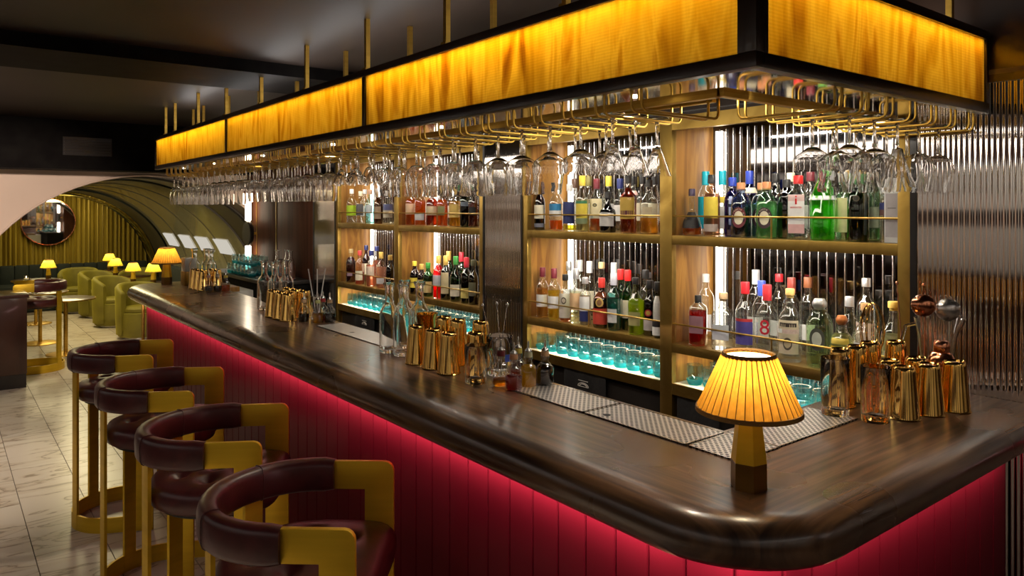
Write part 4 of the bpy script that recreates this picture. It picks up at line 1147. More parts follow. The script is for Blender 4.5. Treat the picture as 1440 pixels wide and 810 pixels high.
W = [
 (583, FX, 'small dark bottle with yellow label and yellow cap', dict(h=.225, r=.033, tint=BRN, liq=(.06, .02, .01), cap=YLW, cap_h=.03, labels=((.2, .5, YLW, 60),))),
 (593, FX + .01, 'brown bottle with buff label beside the yellow capped bottle', dict(h=.21, r=.031, tint=BRN, liq=(.25, .09, .02), cap=GOLD, labels=((.2, .5, (.55, .42, .2), 60),))),
 (602, FX, 'small green bottle with cream label', dict(h=.225, r=.034, tint=GRN, liq=(.25, .22, .05), cap=(.05, .3, .05), labels=((.12, .45, (.62, .50, .2), 60),))),
 (615, FX - .01, 'vivid red aperitif bottle with white label and gold cap', dict(h=.28, r=.038, sh=.62, liq=(.80, .02, .03), fill=.95, cap=GOLD, cap_h=.05, labels=((.3, .55, (.62, .60, .62), 55),))),
 (627, FX, 'dark vermouth bottle with tall buff label and gold capsule', dict(h=.285, r=.036, tint=DGRN, liq=BLACK, cap=GOLD, cap_h=.06, labels=((.14, .62, (.62, .50, .28), 45),))),
 (641, FX, 'bright green necked wine bottle with cream label', dict(h=.285, r=.037, sh=.56, tint=(.10, .48, .12), liq=(.02, .10, .03), fill=.55, cap=(.05, .25, .05), cap_h=.05, labels=((.12, .38, CREAM, 55),))),
 (656, FX, 'dark green bottle with yellow label and red foil', dict(h=.285, r=.037, tint=DGRN, liq=(.02, .06, .01), cap=(.60, .03, .05), cap_h=.06, labels=((.12, .34, (.70, .58, .15), 55),))),
 (666, FX, 'dark olive bottle beside the fluted strip', dict(h=.275, r=.034, tint=(.1, .12, .03), liq=(.05, .06, .01), cap=(.1, .1, .05), labels=((.2, .5, (.2, .2, .12), 40),))),
 (649, BX, 'green bottle with red foil behind the cream label', dict(h=.30, r=.034, tint=GRN, liq=(.03, .2, .03), cap=(.60, .03, .05), cap_h=.06, labels=((.2, .4, CREAM, 40),))),
 (631, BX, 'green bottle with gold foil behind the red aperitif', dict(h=.30, r=.034, tint=GRN, liq=(.1, .2, .03), cap=GOLD, cap_h=.06, labels=((.2, .4, CREAM, 40),))),
 (493, FX, 'clear bottle of dark red spirit at the far shelf end', dict(h=.265, r=.040, sh=.62, liq=DRED, fill=.85, cap=(.35, .25, .12), cap_h=.03, labels=((.2, .3, (.3, .2, .25), 30),))),
 (506, FX, 'pink tinted bottle with round cream label and red cap', dict(h=.26, r=.037, tint=(.95, .8, .78), liq=(.72, .25, .18), fill=.4, cap=(.5, .05, .05), labels=((.12, .4, CREAM, 50),))),
 (522, FX, 'rose bottle with round pale label', dict(h=.27, r=.038, liq=ROSE, cap=NAVY, cap_h=.04, labels=((.3, .56, (.82, .66, .52), 50),))),
 (536, FX, 'salmon pink bottle with small white label low down', dict(h=.265, r=.037, liq=(.90, .50, .38), cap=GOLD, cap_h=.045, labels=((.12, .28, WHITE, 50),))),
 (549, FX, 'black bottle with round emblem beside the far centre post', dict(h=.25, r=.034, tint=(.05, .05, .05), liq=BLACK, cap=GOLD, labels=(), emblem=(.3, .012, .012, (.5, .45, .35), BLACK))),
 (515, BX, 'dark bottle with navy cap behind the rose bottle', dict(h=.29, r=.034, tint=(.3, .2, .25), liq=DRED, cap=NAVY, labels=((.2, .5, CREAM),))),
 (530, BX, 'rose bottle with navy cap behind the salmon pink bottle', dict(h=.29, r=.034, liq=ROSE, cap=NAVY, labels=((.2, .5, CREAM),))),
]
for (u, x, lb, kw) in W: bottle(u, x, z, lb, g, **kw)

# ================================================================== BLUE TUMBLERS
def tumbler_proto():
    t = thing('tumbler', 'x', 'tumbler')
    def dim(a, z, r): return 1 + (.035 * math.cos(a * 9 + z * 160) if .012 < z < .07 else 0)
    prof = [(0, .006), (.024, .006), (.033, .016), (.0375, .034), (.0365, .055), (.0345, .072), (.0350, .088), (.0335, .088), (.0330, .072), (.0345, .050), (.0345, .032), (.029, .018), (0, .014)]
    ob('bowl', MB().lathe(prof, 20, mod=dim, close=False), 'tumbler_clear', t, smooth=60)
    ob('blue_base', MB().lathe([(.022, 0), (.027, .001), (.0335, .015), (.0365, .026), (.0335, .026), (.029, .0175), (0, .0135)], 20, mod=dim), 'tumbler_base', t, smooth=60)
    return Proto(t)
TB = tumbler_proto()
rt = random.Random(5)
for bi, (a, b) in enumerate(baysA + baysB):
    near = bi < 2
    lab = 'turquoise based tumbler on the low shelf of the %s brass shelving' % ('nearer' if near else 'farther')
    grp = 'tumblers under the nearer shelves' if near else 'tumblers under the farther shelves'
    for x in (2.605, 2.700):
        y = a + .05 + (.035 if x > 2.65 else 0)
        while y < b - .045:
            TB.put((x, y + rt.random() * .004, CU_Z + .0008), rt.random() * 6, lab, grp); y += .0835
# heap of blue tumblers on the far side counter
sc_ = thing('side_counter', 'dark side counter at the far end below the timber wall', 'counter', (0, 0, 0))
boxo('top', (2.15, XB - .008, 6.025, 7.70, 1.03, 1.06), 'black_metal', sc_, bevel=.003)
boxo('cabinet', (2.18, XB - .008, 6.04, 7.68, 0, 1.03), 'black_void', sc_)
for j in range(3):
    for i in range(7):
        TB.put((2.22 + .10 * j, 6.62 + .10 * i, 1.06), rt.random() * 6, 'blue tumbler in the cluster on the far side counter', 'tumblers on the side counter')
for j in range(2):
    for i in range(6):
        TB.put((2.25 + .10 * j, 6.67 + .10 * i, 1.1485), rt.random() * 6, 'blue tumbler in the cluster on the far side counter', 'tumblers on the side counter')

# ================================================================== COUNTER-TOP THINGS
CT_Z = 1.10
def carafe_proto():
    t = thing('carafe', 'x', 'carafe')
    def ribs(a, z, r): return 1 + (.022 * math.cos(a * 22) if .012 < z < .150 else 0)
    o = [(.034, 0), (.039, .006), (.0395, .012), (.0395, .150), (.037, .166), (.029, .182), (.020, .194), (.0165, .206), (.0165, .236), (.018, .258), (.024, .271), (.0245, .279)]
    i = [(.0215, .279), (.0150, .258), (.0142, .236), (.0142, .206), (.018, .192), (.027, .180), (.0345, .164), (.0365, .150), (.0365, .020), (0, .018)]
    ob('body', MB().lathe([(0, 0)] + o + i, 44, mod=ribs, close=False), 'clear_glass', t, smooth=60)
    return Proto(t)
CF = carafe_proto()
def tin_proto(name, mat, h=.142, rb=.0415, rt_=.0285):
    """an upturned cocktail tin: wide mouth down"""
    t = thing(name, 'x', 'cocktail tin')
    ob('tin', MB().lathe([(rb * .96, .0), (rb, .0005), (rb, .004), (rb * .975, .008), (rt_ * 1.04, h - .012), (rt_, h - .004), (rt_ * .92, h), (rt_ * .85, h - .003), (0, h - .003)], 28, close=False), mat, t, smooth=50)
    ob('rim_bead', MB().lathe([(rb, .0), (rb + .0012, .002), (rb, .004)], 28, close=False), mat, t)
    return Proto(t)
TIN = tin_proto('cocktail_tin', 'brass_gold')
def bitters(x, y, label, liq, fill, collar, grp, s=1.0):
    t = thing('bitters_bottle', label, 'bottle', (x, y, CT_Z), random.random() * 6, grp)
    pr = [(.026, .001), (.0285, .005), (.0285, .052), (.026, .062), (.016, .074), (.0115, .080), (.0115, .090), (.014, .092), (.014, .097)]
    pr = [(a * s, b * s) for a, b in pr]
    ob('glass', MB().lathe([(0, .001)] + pr, 22), 'bottle_clear', t, smooth=50)
    zf = .075 * fill * s
    ob('liquid', MB().lathe([(.0235 * s, .004), (.0255 * s, .008), (.0255 * s, min(zf, .052 * s)), (.0255 * s if zf < .052 * s else .022 * s, zf)], 18), liqmat(liq), t)
    ob('stopper', MB().lathe([(.0135 * s, .097 * s), (.0135 * s, .104 * s), (.0125 * s, .112 * s), (.008 * s, .116 * s), (0, .116 * s)], 14, close=False), colmat(collar, .6), t)
    ob('pourer', MB().lathe([(.011, .112), (.0125, .117), (.008, .122), (.004, .126), (.0033, .142), (.0028, .149), (0, .149)], 12, close=False), 'steel', t)
    return t
def mix_glass(name, x, y, r, h, label, cat, grp=None, handle=False, pattern=False, z=CT_Z):
    t = thing(name, label, cat, (x, y, z), 0, grp)
    md = (lambda a, zz, rr_: 1 + (.02 * math.cos(a * 10 + zz * 120) if .03 < zz < h * .7 else 0)) if pattern else None
    pr = [(0, 0), (r * .92, 0), (r * .97, .004), (r, h * .5), (r * 1.02, h - .002), (r * 1.0, h), (r * .955, h - .002), (r * .93, h * .5), (r * .88, .018), (0, .014)]
    ob('glass', MB().lathe(pr, 30, mod=md, close=False), 'clear_glass', t, smooth=60)
    if handle:
        ob('handle', MB().tube([(r * .98, 0, h * .82), (r + .022, 0, h * .78), (r + .03, 0, h * .55), (r + .022, 0, h * .30), (r * .98, 0, h * .24)], .0055, 8), 'clear_glass', t)
    return t
def spoon(x, y, z, dx, dy, L, label, grp, mat='steel'):
    t = thing('bar_spoon', label, 'bar spoon', (x, y, z), 0, grp)
    top = Vector((dx, dy, L))
    n = 26; pts = []
    for i in range(n + 1):
        f = i / n; q = top * f
        w = .0012 if .2 < f < .95 else 0
        pts.append((q.x + w * math.cos(f * 70), q.y + w * math.sin(f * 70), q.z))
    ob('twisted_shaft', MB().tube(pts, .0018, 6), mat, t)
    ob('tip', MB().lathe([(0, -.007), (.0045, -.003), (.005, .001), (.003, .006), (0, .008)], 10, tuple(top), close=False), mat, t)
    return t
# --- group by the long counter's middle, nearest the corner
for (x, y) in ((1.428, 2.625), (1.440, 2.535), (1.530, 2.68), (1.548, 2.59)):
    CF.put((x, y, CT_Z), random.random(), 'ribbed clear glass carafe in the group behind the nearer gold tins', 'nearer carafes')
for (x, y) in ((1.405, 2.375), (1.413, 2.268), (1.412, 2.165), (1.492, 2.115)):
    TIN.put((x, y, CT_Z), random.random() * 6, 'polished gold cocktail tin in the front row beside the clear jug', 'gold tins by the clear jug')
for (x, y) in ((1.515, 2.355), (1.518, 2.265), (1.560, 2.18)):
    r_ = TIN.put((x, y, CT_Z), random.random() * 6, 'polished gold cocktail tin in the back row near the carafes', 'gold tins behind the front row')
    r_.scale = (1, 1, 1.18)
jg = thing('gold_jug', 'gold mixing jug with a pouring lip beside the carafes', 'jug', (1.498, 2.452, CT_Z), math.radians(200))
def lip(a, z, r): return 1 + (.38 * max(0, math.cos(a)) ** 14 * max(0, (z - .125) / .045) if z > .125 else 0)
ob('body', MB().lathe([(0, 0), (.034, 0), (.036, .004), (.039, .09), (.041, .150), (.043, .170), (.040, .170), (.038, .150), (.035, .02), (0, .018)], 36, mod=lip, close=False), 'brass_gold', jg, smooth=60)
mix_glass('glass_jug', 1.408, 1.995, .037, .125, 'clear glass jug with handle beside the gold tins', 'jug', handle=True)
mix_glass('mixing_glass', 1.545, 2.045, .046, .135, 'wide clear mixing jar with blue mark behind the bitters bottles', 'mixing glass')
boxo('blue_mark', (-.012, .012, -.0475, -.0465, .05, .075), colmat((.06, .1, .45), .4), bpy.data.objects['mixing_glass'])
spoon(1.535, 2.05, CT_Z + .016, -.045, .02, .225, 'twisted steel bar spoon leaning left in the wide mixing jar', 'spoons in the mixing jar')
spoon(1.555, 2.045, CT_Z + .016, .0, .03, .225, 'twisted steel bar spoon upright in the wide mixing jar', 'spoons in the mixing jar')
spoon(1.548, 2.06, CT_Z + .016, .035, -.01, .222, 'twisted steel bar spoon leaning right in the wide mixing jar', 'spoons in the mixing jar')
bg_ = 'bitters bottles near the drain tray'
bitters(1.450, 1.912, 'small bitters bottle with a little amber liquid and dark red collar', (.75, .42, .05), .28, (.18, .02, .02), bg_)
bitters(1.448, 1.842, 'small bitters bottle half full of red liquid with cork', (.50, .03, .03), .58, (.55, .28, .14), bg_)
bitters(1.508, 1.842, 'small bitters bottle nearly full of yellow liquid', (.85, .58, .03), .92, (.60, .58, .36), bg_)
bitters(1.562, 1.822, 'small bitters bottle of black liquid with cork beside the drain tray', (.02, .012, .012), .82, (.60, .36, .18), bg_)
bitters(1.522, 1.912, 'small bitters bottle with yellow collar behind the red one', (.55, .12, .04), .5, (.72, .55, .10), bg_)
# --- group at the middle of the long counter
for (x, y) in ((1.462, 4.15), (1.485, 4.05), (1.562, 4.18), (1.568, 4.09)):
    CF.put((x, y, CT_Z), random.random(), 'ribbed clear glass carafe in the group beyond the steel tray', 'middle carafes')
for (x, y) in ((1.408, 3.87), (1.413, 3.775), (1.418, 3.68)):
    TIN.put((x, y, CT_Z), random.random(), 'gold cocktail tin in the middle group front row', 'gold tins in the middle group front')
for (x, y) in ((1.515, 3.93), (1.52, 3.835), (1.53, 3.74)):
    TIN.put((x, y, CT_Z), random.random(), 'gold cocktail tin in the middle group back row', 'gold tins in the middle group back')
mix_glass('mixing_glass', 1.565, 3.655, .035, .12, 'clear mixing glass holding straws in the middle group', 'mixing glass')
for k, (dx, dy) in enumerate(((-.03, .03), (0, 0), (.03, -.02))):
    t = thing('straw', ['pale straw leaning left in the middle mixing glass', 'pale straw standing upright in the middle mixing glass', 'pale straw leaning right in the middle mixing glass'][k], 'straw', (1.559 + .006 * k, 3.655, CT_Z + .016), 0, 'straws in the mixing glass')
    ob('tube', MB().tube([(0, 0, 0), (dx * .5, dy * .5, .12), (dx, dy, .24)], .0028, 8), 'ceramic_white', t)
    ob('tip', MB().tube([(dx, dy, .24), (dx * 1.01, dy * 1.01, .243)], .003, 8), 'ceramic_white', t)
bg_ = 'bitters bottles in the middle group'
bitters(1.470, 3.60, 'small bitters bottle of dark liquid in the middle group next to the gold tins', (.03, .015, .012), .5, (.55, .36, .2), bg_)
bitters(1.515, 3.53, 'small bitters bottle of pale amber liquid in the middle group', (.62, .40, .06), .6, (.5, .5, .2), bg_)
bitters(1.568, 3.505, 'small bitters bottle of black liquid at the end of the middle group', (.015, .01, .01), .55, (.5, .3, .15), bg_)
bitters(1.562, 3.575, 'small bitters bottle with red collar at the back of the middle group', (.3, .03, .03), .5, (.35, .03, .03), bg_)
# --- group at the far end of the counter
CF.put((1.562, 5.645, CT_Z), .3, 'ribbed clear glass carafe at the far counter end beside the white box', 'far carafes')
CF.put((1.565, 5.55, CT_Z), .7, 'ribbed clear glass carafe at the far counter end beside the white box', 'far carafes')
CF.put((1.495, 5.712, CT_Z), .1, 'ribbed clear glass carafe at the far counter end beside the white box', 'far carafes')
for (x, y) in ((1.455, 5.56), (1.46, 5.47), (1.465, 5.38)):
    TIN.put((x, y, CT_Z), random.random(), 'gold cocktail tin at the far counter end, front row', 'gold tins far front')
for (x, y) in ((1.55, 5.46), (1.555, 5.37)):
    TIN.put((x, y, CT_Z), random.random(), 'gold cocktail tin at the far counter end, back row', 'gold tins far back')
bg_ = 'bitters bottles at the far end'
bitters(1.475, 5.28, 'small bitters bottle of dark liquid at the far counter end', (.03, .015, .012), .5, (.5, .25, .2), bg_)
bitters(1.535, 5.29, 'small bitters bottle of black liquid with clear shoulder at the far counter end', (.015, .01, .01), .45, (.5, .4, .3), bg_)
bitters(1.57, 5.22, 'small bitters bottle of orange liquid with yellow stopper at the far end', (.62, .22, .03), .6, (.72, .55, .10), bg_)
mb_ = thing('menu_box', 'white and brass box standing on the far end of the counter', 'box', (1.485, 5.83, CT_Z), 0)
boxo('brass_base', (-.045, .045, -.055, .055, 0, .105), 'brass_aged', mb_, bevel=.002)
boxo('white_top', (-.040, .044, -.051, .051, .105, .205), 'white_paint', mb_, bevel=.002)
# --- small white cabinet with a wooden top behind the far bar end
wc = thing('service_cabinet', 'white panelled service cabinet with wooden top behind the far bar', 'cabinet', (0, 0, 0))
boxo('body', (1.86, 2.14, 6.35, 6.72, 0, .97), 'white_paint', wc)
boxo('panel', (1.90, 2.10, 6.342, 6.35, .1, .9), 'white_paint', wc, bevel=.003)
boxo('top', (1.84, 2.0195, 6.33, 6.74, .97, 1.01), 'oak_side', wc, bevel=.003)
# --- copper decanters on the side counter
for k, (x, y) in enumerate(((2.42, 6.22), (2.34, 6.32), (2.44, 6.36))):
    d = thing('decanter', ['clear glass decanter on the side counter by the fluted strip', 'coppery decanter on the side counter by the timber panels', 'copper filled decanter between two others on the side counter'][k], 'decanter', (x, y, 1.06), 0, 'decanters on the side counter')
    ob('glass', MB().lathe([(0, 0), (.040, 0), (.045, .01), (.045, .10), (.03, .15), (.016, .185), (.014, .23), (.024, .25), (.022, .25), (.012, .23), (.013, .185), (.027, .15), (.042, .10), (.042, .012), (0, .01)], 22, close=False), 'clear_glass', d)
    ob('liquid', MB().lathe([(.040, .012), (.0415, .02), (.0415, .10), (.028, .148)], 20), liqmat((.70, .25, .14) if k else (.85, .6, .5)), d)
# --- short counter beside the fluted wall
mix_glass('highball_glass', 1.975, 1.060, .0375, .158, 'tall patterned highball glass on the short drain tray', 'glass', 'tall patterned glasses', pattern=True, z=CT_Z + .004)
mix_glass('highball_glass', 2.01, .965, .0375, .150, 'tall patterned highball glass beside the slanting gold tins', 'glass', 'tall patterned glasses', pattern=True)
for k, (x, y) in enumerate(((2.10, .930), (2.160, .995), (2.195, .905), (2.258, .965), (2.292, .875))):
    r_ = TIN.put((x, y, CT_Z), random.random() * 6, 'polished gold cocktail tin among the front tins on the short counter', 'gold tins on the short counter front')
for k, (x, y) in enumerate(((2.09, 1.105), (2.178, 1.10), (2.266, 1.105), (2.345, 1.062))):
    r_ = TIN.put((x, y, CT_Z), random.random() * 6, 'polished gold cocktail tin among the back tins on the short counter', 'gold tins on the short counter back')
    r_.scale = (1, 1, 1.17)
cs = thing('copper_shaker', 'copper cocktail shaker with domed cap beside the gold tins', 'shaker', (2.355, .935, CT_Z))
ob('body', MB().lathe([(0, 0), (.030, 0), (.032, .003), (.036, .10), (.036, .112), (.034, .118), (0, .118)], 28, close=False), 'copper', cs, smooth=50)
ob('shoulder', MB().lathe([(.036, .112), (.0375, .114), (.037, .122), (.034, .135), (.026, .148), (.020, .152), (0, .152)], 28, close=False), 'copper', cs, smooth=50)
ob('cap', MB().lathe([(.0205, .150), (.022, .153), (.022, .176), (.018, .184), (0, .186)], 24, close=False), 'copper', cs, smooth=50)
pt = thing('glass_pitcher', 'clear glass pitcher holding strainers beside the fluted wall', 'pitcher', (2.462, .99, CT_Z), math.radians(-60))
ob('body', MB().lathe([(0, .0), (.050, 0), (.052, .006), (.048, .02), (.046, .10), (.054, .18), (.066, .235), (.063, .235), (.051, .18), (.043, .10), (.044, .024), (0, .016)], 32, mod=lambda a, z, r: 1 + (.22 * max(0, math.cos(a)) ** 10 * (z - .18) / .055 if z > .18 else 0), close=False), 'clear_glass', pt, smooth=60)
ob('handle', MB().tube([(-.060, 0, .215), (-.088, 0, .205), (-.098, 0, .16), (-.085, 0, .10), (-.046, 0, .07)], .006, 8), 'clear_glass', pt)
def strainer(x, y, z, rz, tilt, label, mat, hole=True):
    t = thing('cocktail_strainer', label, 'strainer', (x, y, z), rz, 'strainers in the pitcher')
    t.rotation_euler = (tilt, 0, rz)
    ob('bowl', MB().lathe([(0, .0), (.018, .002), (.030, .008), (.036, .016), (.034, .017), (.028, .010), (.016, .004), (0, .003)], 24, close=False), mat, t, rot=(PI / 2, 0, 0), loc=(0, 0, .20))
    ob('handle', MB().tube([(0, 0, .165), (0, 0, -.02)], .005, 8, ry=.0025), mat, t)
    sp = []
    for i in range(60):
        a = i / 60 * 2 * PI
        sp.append((.034 * math.cos(a) + .003 * math.cos(i * 2.1), -.016 + .004 * math.sin(i * 2.1), .20 + .034 * math.sin(a)))
    ob('coil_spring', MB().tube(sp, .0012, 5), 'steel', t)
strainer(2.437, 1.016, CT_Z + .072, 2.2, .0, 'perforated copper strainer standing in the glass pitcher', 'copper')
strainer(2.482, .962, CT_Z + .06, 2.2, .0, 'dark steel coil strainer standing in the glass pitcher', 'steel')
# gold whisk standing in the last tin group
wk = thing('whisk', 'large gold wire whisk standing between gold tins and pitcher', 'whisk', (2.365, 1.145, CT_Z))
ob('handle', MB().lathe([(.006, 0), (.0085, .02), (.0085, .10), (.006, .125)], 12), 'brass_gold', wk)
for k in range(6):
    a = PI * k / 6
    pts = []
    for i in range(19):
        f = i / 18 * 2 * PI - PI / 2 - PI
        zz = .19 + .085 * math.sin(i / 18 * 2 * PI - PI / 2)
        rr_ = .036 * math.sin(i / 18 * 2 * PI)
        pts.append((rr_ * math.cos(a), rr_ * math.sin(a), zz + (.02 if abs(rr_) < .001 and zz < .12 else 0)))
    ob('wire_loop', MB().tube(pts, .0016, 6), 'brass_gold', wk)
for k, (x, y, dx, dy) in enumerate(((2.49, 1.10, .02, .05), (2.50, 1.07, .0, -.04))):
    t = spoon(x, y, CT_Z, dx * .6, dy * .6, .33, ['long copper bar spoon leaning at the shelf end post', 'long copper bar spoon leaning toward the fluted wall'][k], 'copper spoons by the end post', 'copper')
tray(2.40, 2.52, .93, 1.12, 'dark flat tray under the pitcher by the fluted wall', 'black_metal') if False else None

# ================================================================== LAMPS
def lamp_proto(name, shade_mat, cat='table lamp'):
    t = thing(name, 'x', cat)
    def hexp(r0, z0, r1, z1, c=0):
        vs = []
        for (r, z) in ((r0, z0), (r1, z1)):
            for k in range(6):
                a = PI / 3 * k + PI / 6
                vs.append((r * math.cos(a), r * math.sin(a), z))
        fs = [tuple(reversed(range(6))), tuple(range(6, 12))] + [(k, (k + 1) % 6, 6 + (k + 1) % 6, 6 + k) for k in range(6)]
        return MB().add(vs, fs)
    ob('lower_base', hexp(.0375, 0, .0370, .055), 'bronze_base', t, smooth=0, bevel=.0008)
    ob('upper_base', hexp(.0370, .055, .0255, .152), 'brass_satin', t, smooth=0, bevel=.0008)
    ob('neck', MB().lathe([(.009, .152), (.009, .166), (.014, .170), (.014, .174)], 14), 'ceramic_white', t)
    # pleated shade
    N = 36; vs = []; fs = []
    rows = [(.105, .160), (.086, .200), (.067, .242), (.052, .275)]
    for (r, z) in rows:
        for k in range(N * 4):
            ph = k % 4
            q = (0, .0022, .0028, .0006)[ph]
            a = 2 * PI * k / (N * 4)
            vs.append(((r + q) * math.cos(a), (r + q) * math.sin(a), z))
    M = N * 4
    for j in range(len(rows) - 1):
        for k in range(M):
            k2 = (k + 1) % M
            fs.append((j * M + k, j * M + k2, (j + 1) * M + k2, (j + 1) * M + k))
    sh = ob('shade', MB().add(vs, fs), shade_mat, t, smooth=25)
    pl_ = MB()
    for k in range(N):
        a = 2 * PI * k / N
        pl_.tube([(rows[0][0] * math.cos(a), rows[0][0] * math.sin(a), rows[0][1]), (rows[-1][0] * math.cos(a), rows[-1][0] * math.sin(a), rows[-1][1])], .0011, 4)
    ob('pleat_seams', pl_, 'shade_trim', sh)
    ob('lower_trim', MB().lathe([(.1045, .156), (.108, .157), (.107, .166), (.103, .166)], 48, close=False), 'shade_trim', sh)
    ob('upper_trim', MB().lathe([(.0515, .272), (.055, .272), (.053, .280), (.050, .279)], 48, close=False), 'shade_trim', sh)
    ob('diffuser', MB().lathe([(0, .268), (.047, .268), (.047, .271), (0, .271)], 32, close=False), 'lamp_bulb', t)
    ob('bulb', MB().lathe([(0, .176), (.016, .182), (.022, .200), (.016, .222), (0, .232)], 16, close=False), 'lamp_bulb', t)
    return Proto(t)
pm('bronze_base', (.20, .105, .02), (.15, .075, .014), .35, .8)
L1 = lamp_proto('table_lamp', 'shade_amber')
def lamp_light(loc, e, col=(1, .72, .36)):
    light('lamp_glow', 'POINT', (loc[0], loc[1], loc[2] + .245), e, col, radius=.012)
LP = (1.326, .898, CT_Z)
L1.put(LP, math.radians(20), 'table lamp with pleated amber shade on the near corner of the counter')
lamp_light(LP, .75)
LQ = (1.365, 5.98, CT_Z)
L1.put(LQ, math.radians(20), 'table lamp with pleated amber shade on the far end of the counter')
lamp_light(LQ, .75)

# ================================================================== BAR STOOLS
def stool_proto():
    t = thing('bar_stool', 'x', 'bar stool')
    hw, xf, xc, th = .235, .19, -.02, .016
    ZT, ZB = .912, .828
    # arm frames: one bent plate each, arm turning down into the front leg
    r = .028
    poly = [(xc + .02, ZB), (xf - .088, ZB), (xf - .088, 0), (xf, 0)] + [(xf - r + r * math.cos(math.radians(q)), ZT - r + r * math.sin(math.radians(q))) for q in (0, 22, 45, 67, 90)] + [(xc + .02, ZT)]
    for s in (-1, 1):
        f = ob('arm_frame', MB().prism(poly, s * hw - th / 2, s * hw + th / 2, 'y'), 'brass_satin', t, bevel=.002, smooth=30)
        ob('bolt', MB().lathe([(.010, 0), (.010, .003), (.006, .005), (0, .005)], 12, close=False), 'brass_satin', f, loc=(xf - .044, s * (hw + th / 2), .40), rot=(-s * PI / 2, 0, 0))
    # padded back band
    path = [(xc + .030, hw)] + [(xc + hw * math.cos(math.radians(q)), hw * math.sin(math.radians(q))) for q in range(90, 271, 9)] + [(xc + .030, -hw)]
    sec = []
    w2, h2 = .027, (ZT - ZB) / 2 + .006
    for k in range(16):
        a = 2 * PI * k / 16
        cs_, sn_ = math.cos(a), math.sin(a)
        sec.append((w2 * math.copysign(abs(cs_) ** .55, cs_), h2 * math.copysign(abs(sn_) ** .55, sn_)))
    vs = []; fs = []
    rs = random.Random(2)
    for i, (x, y) in enumerate(path):
        a, b = path[max(i - 1, 0)], path[min(i + 1, len(path) - 1)]
        tx, ty = b[0] - a[0], b[1] - a[1]; l = math.hypot(tx, ty); nx, ny = -ty / l, tx / l
        pf = 1 + .025 * math.sin(i * 2.3)
        end = .9 if i in (0, len(path) - 1) else 1
        for (u, v) in sec:
            vs.append((x - nx * u * pf * end, y - ny * u * pf * end, (ZT + ZB) / 2 + v * end))
    n = 16
    for i in range(len(path) - 1):
        for k in range(n):
            k2 = (k + 1) % n
            fs.append((i * n + k, i * n + k2, (i + 1) * n + k2, (i + 1) * n + k))
    fs += [tuple(range(n)), tuple((len(path) - 1) * n + k for k in range(n))]
    bk = ob('back_band', MB().add(vs, fs), 'oxblood', t, smooth=60)
    for q in (-1, 1):
        a = math.radians(180 + q * 42)
        c_, s_ = math.cos(a), math.sin(a)
        pts = []
        for (u, v) in sec + sec[:1]:
            pts.append((xc + (hw + u * 1.04) * c_, (hw + u * 1.04) * s_, (ZT + ZB) / 2 + v * 1.03))
        ob('seam', MB().tube(pts, .0016, 5), 'oxblood', bk)
    # rear legs, flat plates following the curve
    for q in (-1, 1):
        a0, a1 = 180 + q * 30, 180 + q * 44
        vs = []; fs = []
        for a in (a0, (a0 + a1) / 2, a1):
            c_, s_ = math.cos(math.radians(a)), math.sin(math.radians(a))
            for (rr_, z) in ((hw - .006, 0), (hw + .006, 0), (hw + .006, ZB + .01), (hw - .006, ZB + .01)):
                vs.append((xc + rr_ * c_, rr_ * s_, z))
        for i in range(2):
            for k in range(4):
                fs.append((i * 4 + k, i * 4 + (k + 1) % 4, i * 4 + 4 + (k + 1) % 4, i * 4 + 4 + k))
        fs += [(0, 1, 2, 3), (8, 9, 10, 11)]
        ob('leg', MB().add(vs, fs), 'brass_satin', t, smooth=30)
    # floor band joining the legs
    vs = []; fs = []
    fp = [(xf - .04, hw)] + [(xc + hw * math.cos(math.radians(q)), hw * math.sin(math.radians(q))) for q in range(90, 271, 6)] + [(xf - .04, -hw)]
    for i, (x, y) in enumerate(fp):
        a, b = fp[max(i - 1, 0)], fp[min(i + 1, len(fp) - 1)]
        tx, ty = b[0] - a[0], b[1] - a[1]; l = math.hypot(tx, ty); nx, ny = -ty / l, tx / l
        for (u, z) in ((-.005, .0), (.005, .0), (.005, .078), (-.005, .078)): vs.append((x + nx * u, y + ny * u, z))
    for i in range(len(fp) - 1):
        for k in range(4):
            fs.append((i * 4 + k, i * 4 + (k + 1) % 4, i * 4 + 4 + (k + 1) % 4, i * 4 + 4 + k))
    fs += [(0, 1, 2, 3), tuple(len(vs) - 4 + k for k in range(4))]
    ob('floor_band', MB().add(vs, fs), 'brass_satin', t, smooth=30)
    # tufted seat
    R0 = .226; tufts = [(0, 0), (.105, .06), (.105, -.06), (-.005, .115), (-.005, -.115), (-.11, .06), (-.11, -.06)]
    def top(x, y, f):
        z = .738 + .022 * (1 - f ** 4)
        for (a, b) in tufts:
            d2 = (x - a) ** 2 + (y - b) ** 2
            z -= .030 * math.exp(-d2 / .00045) + .008 * math.exp(-d2 / .003)
        return z
    vs = []; fs = []; NA, NR = 56, 13
    def rad(a):
        c_, s_ = math.cos(a), math.sin(a)
        p = 5.0 if c_ > 0 else 2.0
        q = (abs(c_) ** p + abs(s_) ** p) ** (-1 / p)
        return R0 * min(q, 1.22) * (1.0 if c_ < 0 else 1.02)
    vs.append((-.012, 0, top(0, 0, 0)))
    for j in range(1, NR + 1):
        f = j / NR
        for k in range(NA):
            a = 2 * PI * k / NA; rr_ = rad(a) * f * .96
            x, y = rr_ * math.cos(a), rr_ * math.sin(a)
            vs.append((x - .012, y, top(x, y, f)))
    for (sc2, z) in ((1.0, .722), (1.005, .695), (.985, .672), (.93, .662), (.0, .660)):
        for k in range(NA):
            a = 2 * PI * k / NA; rr_ = rad(a) * sc2
            vs.append((rr_ * math.cos(a) - .012, rr_ * math.sin(a), z))
    for k in range(NA): fs.append((0, 1 + k, 1 + (k + 1) % NA))
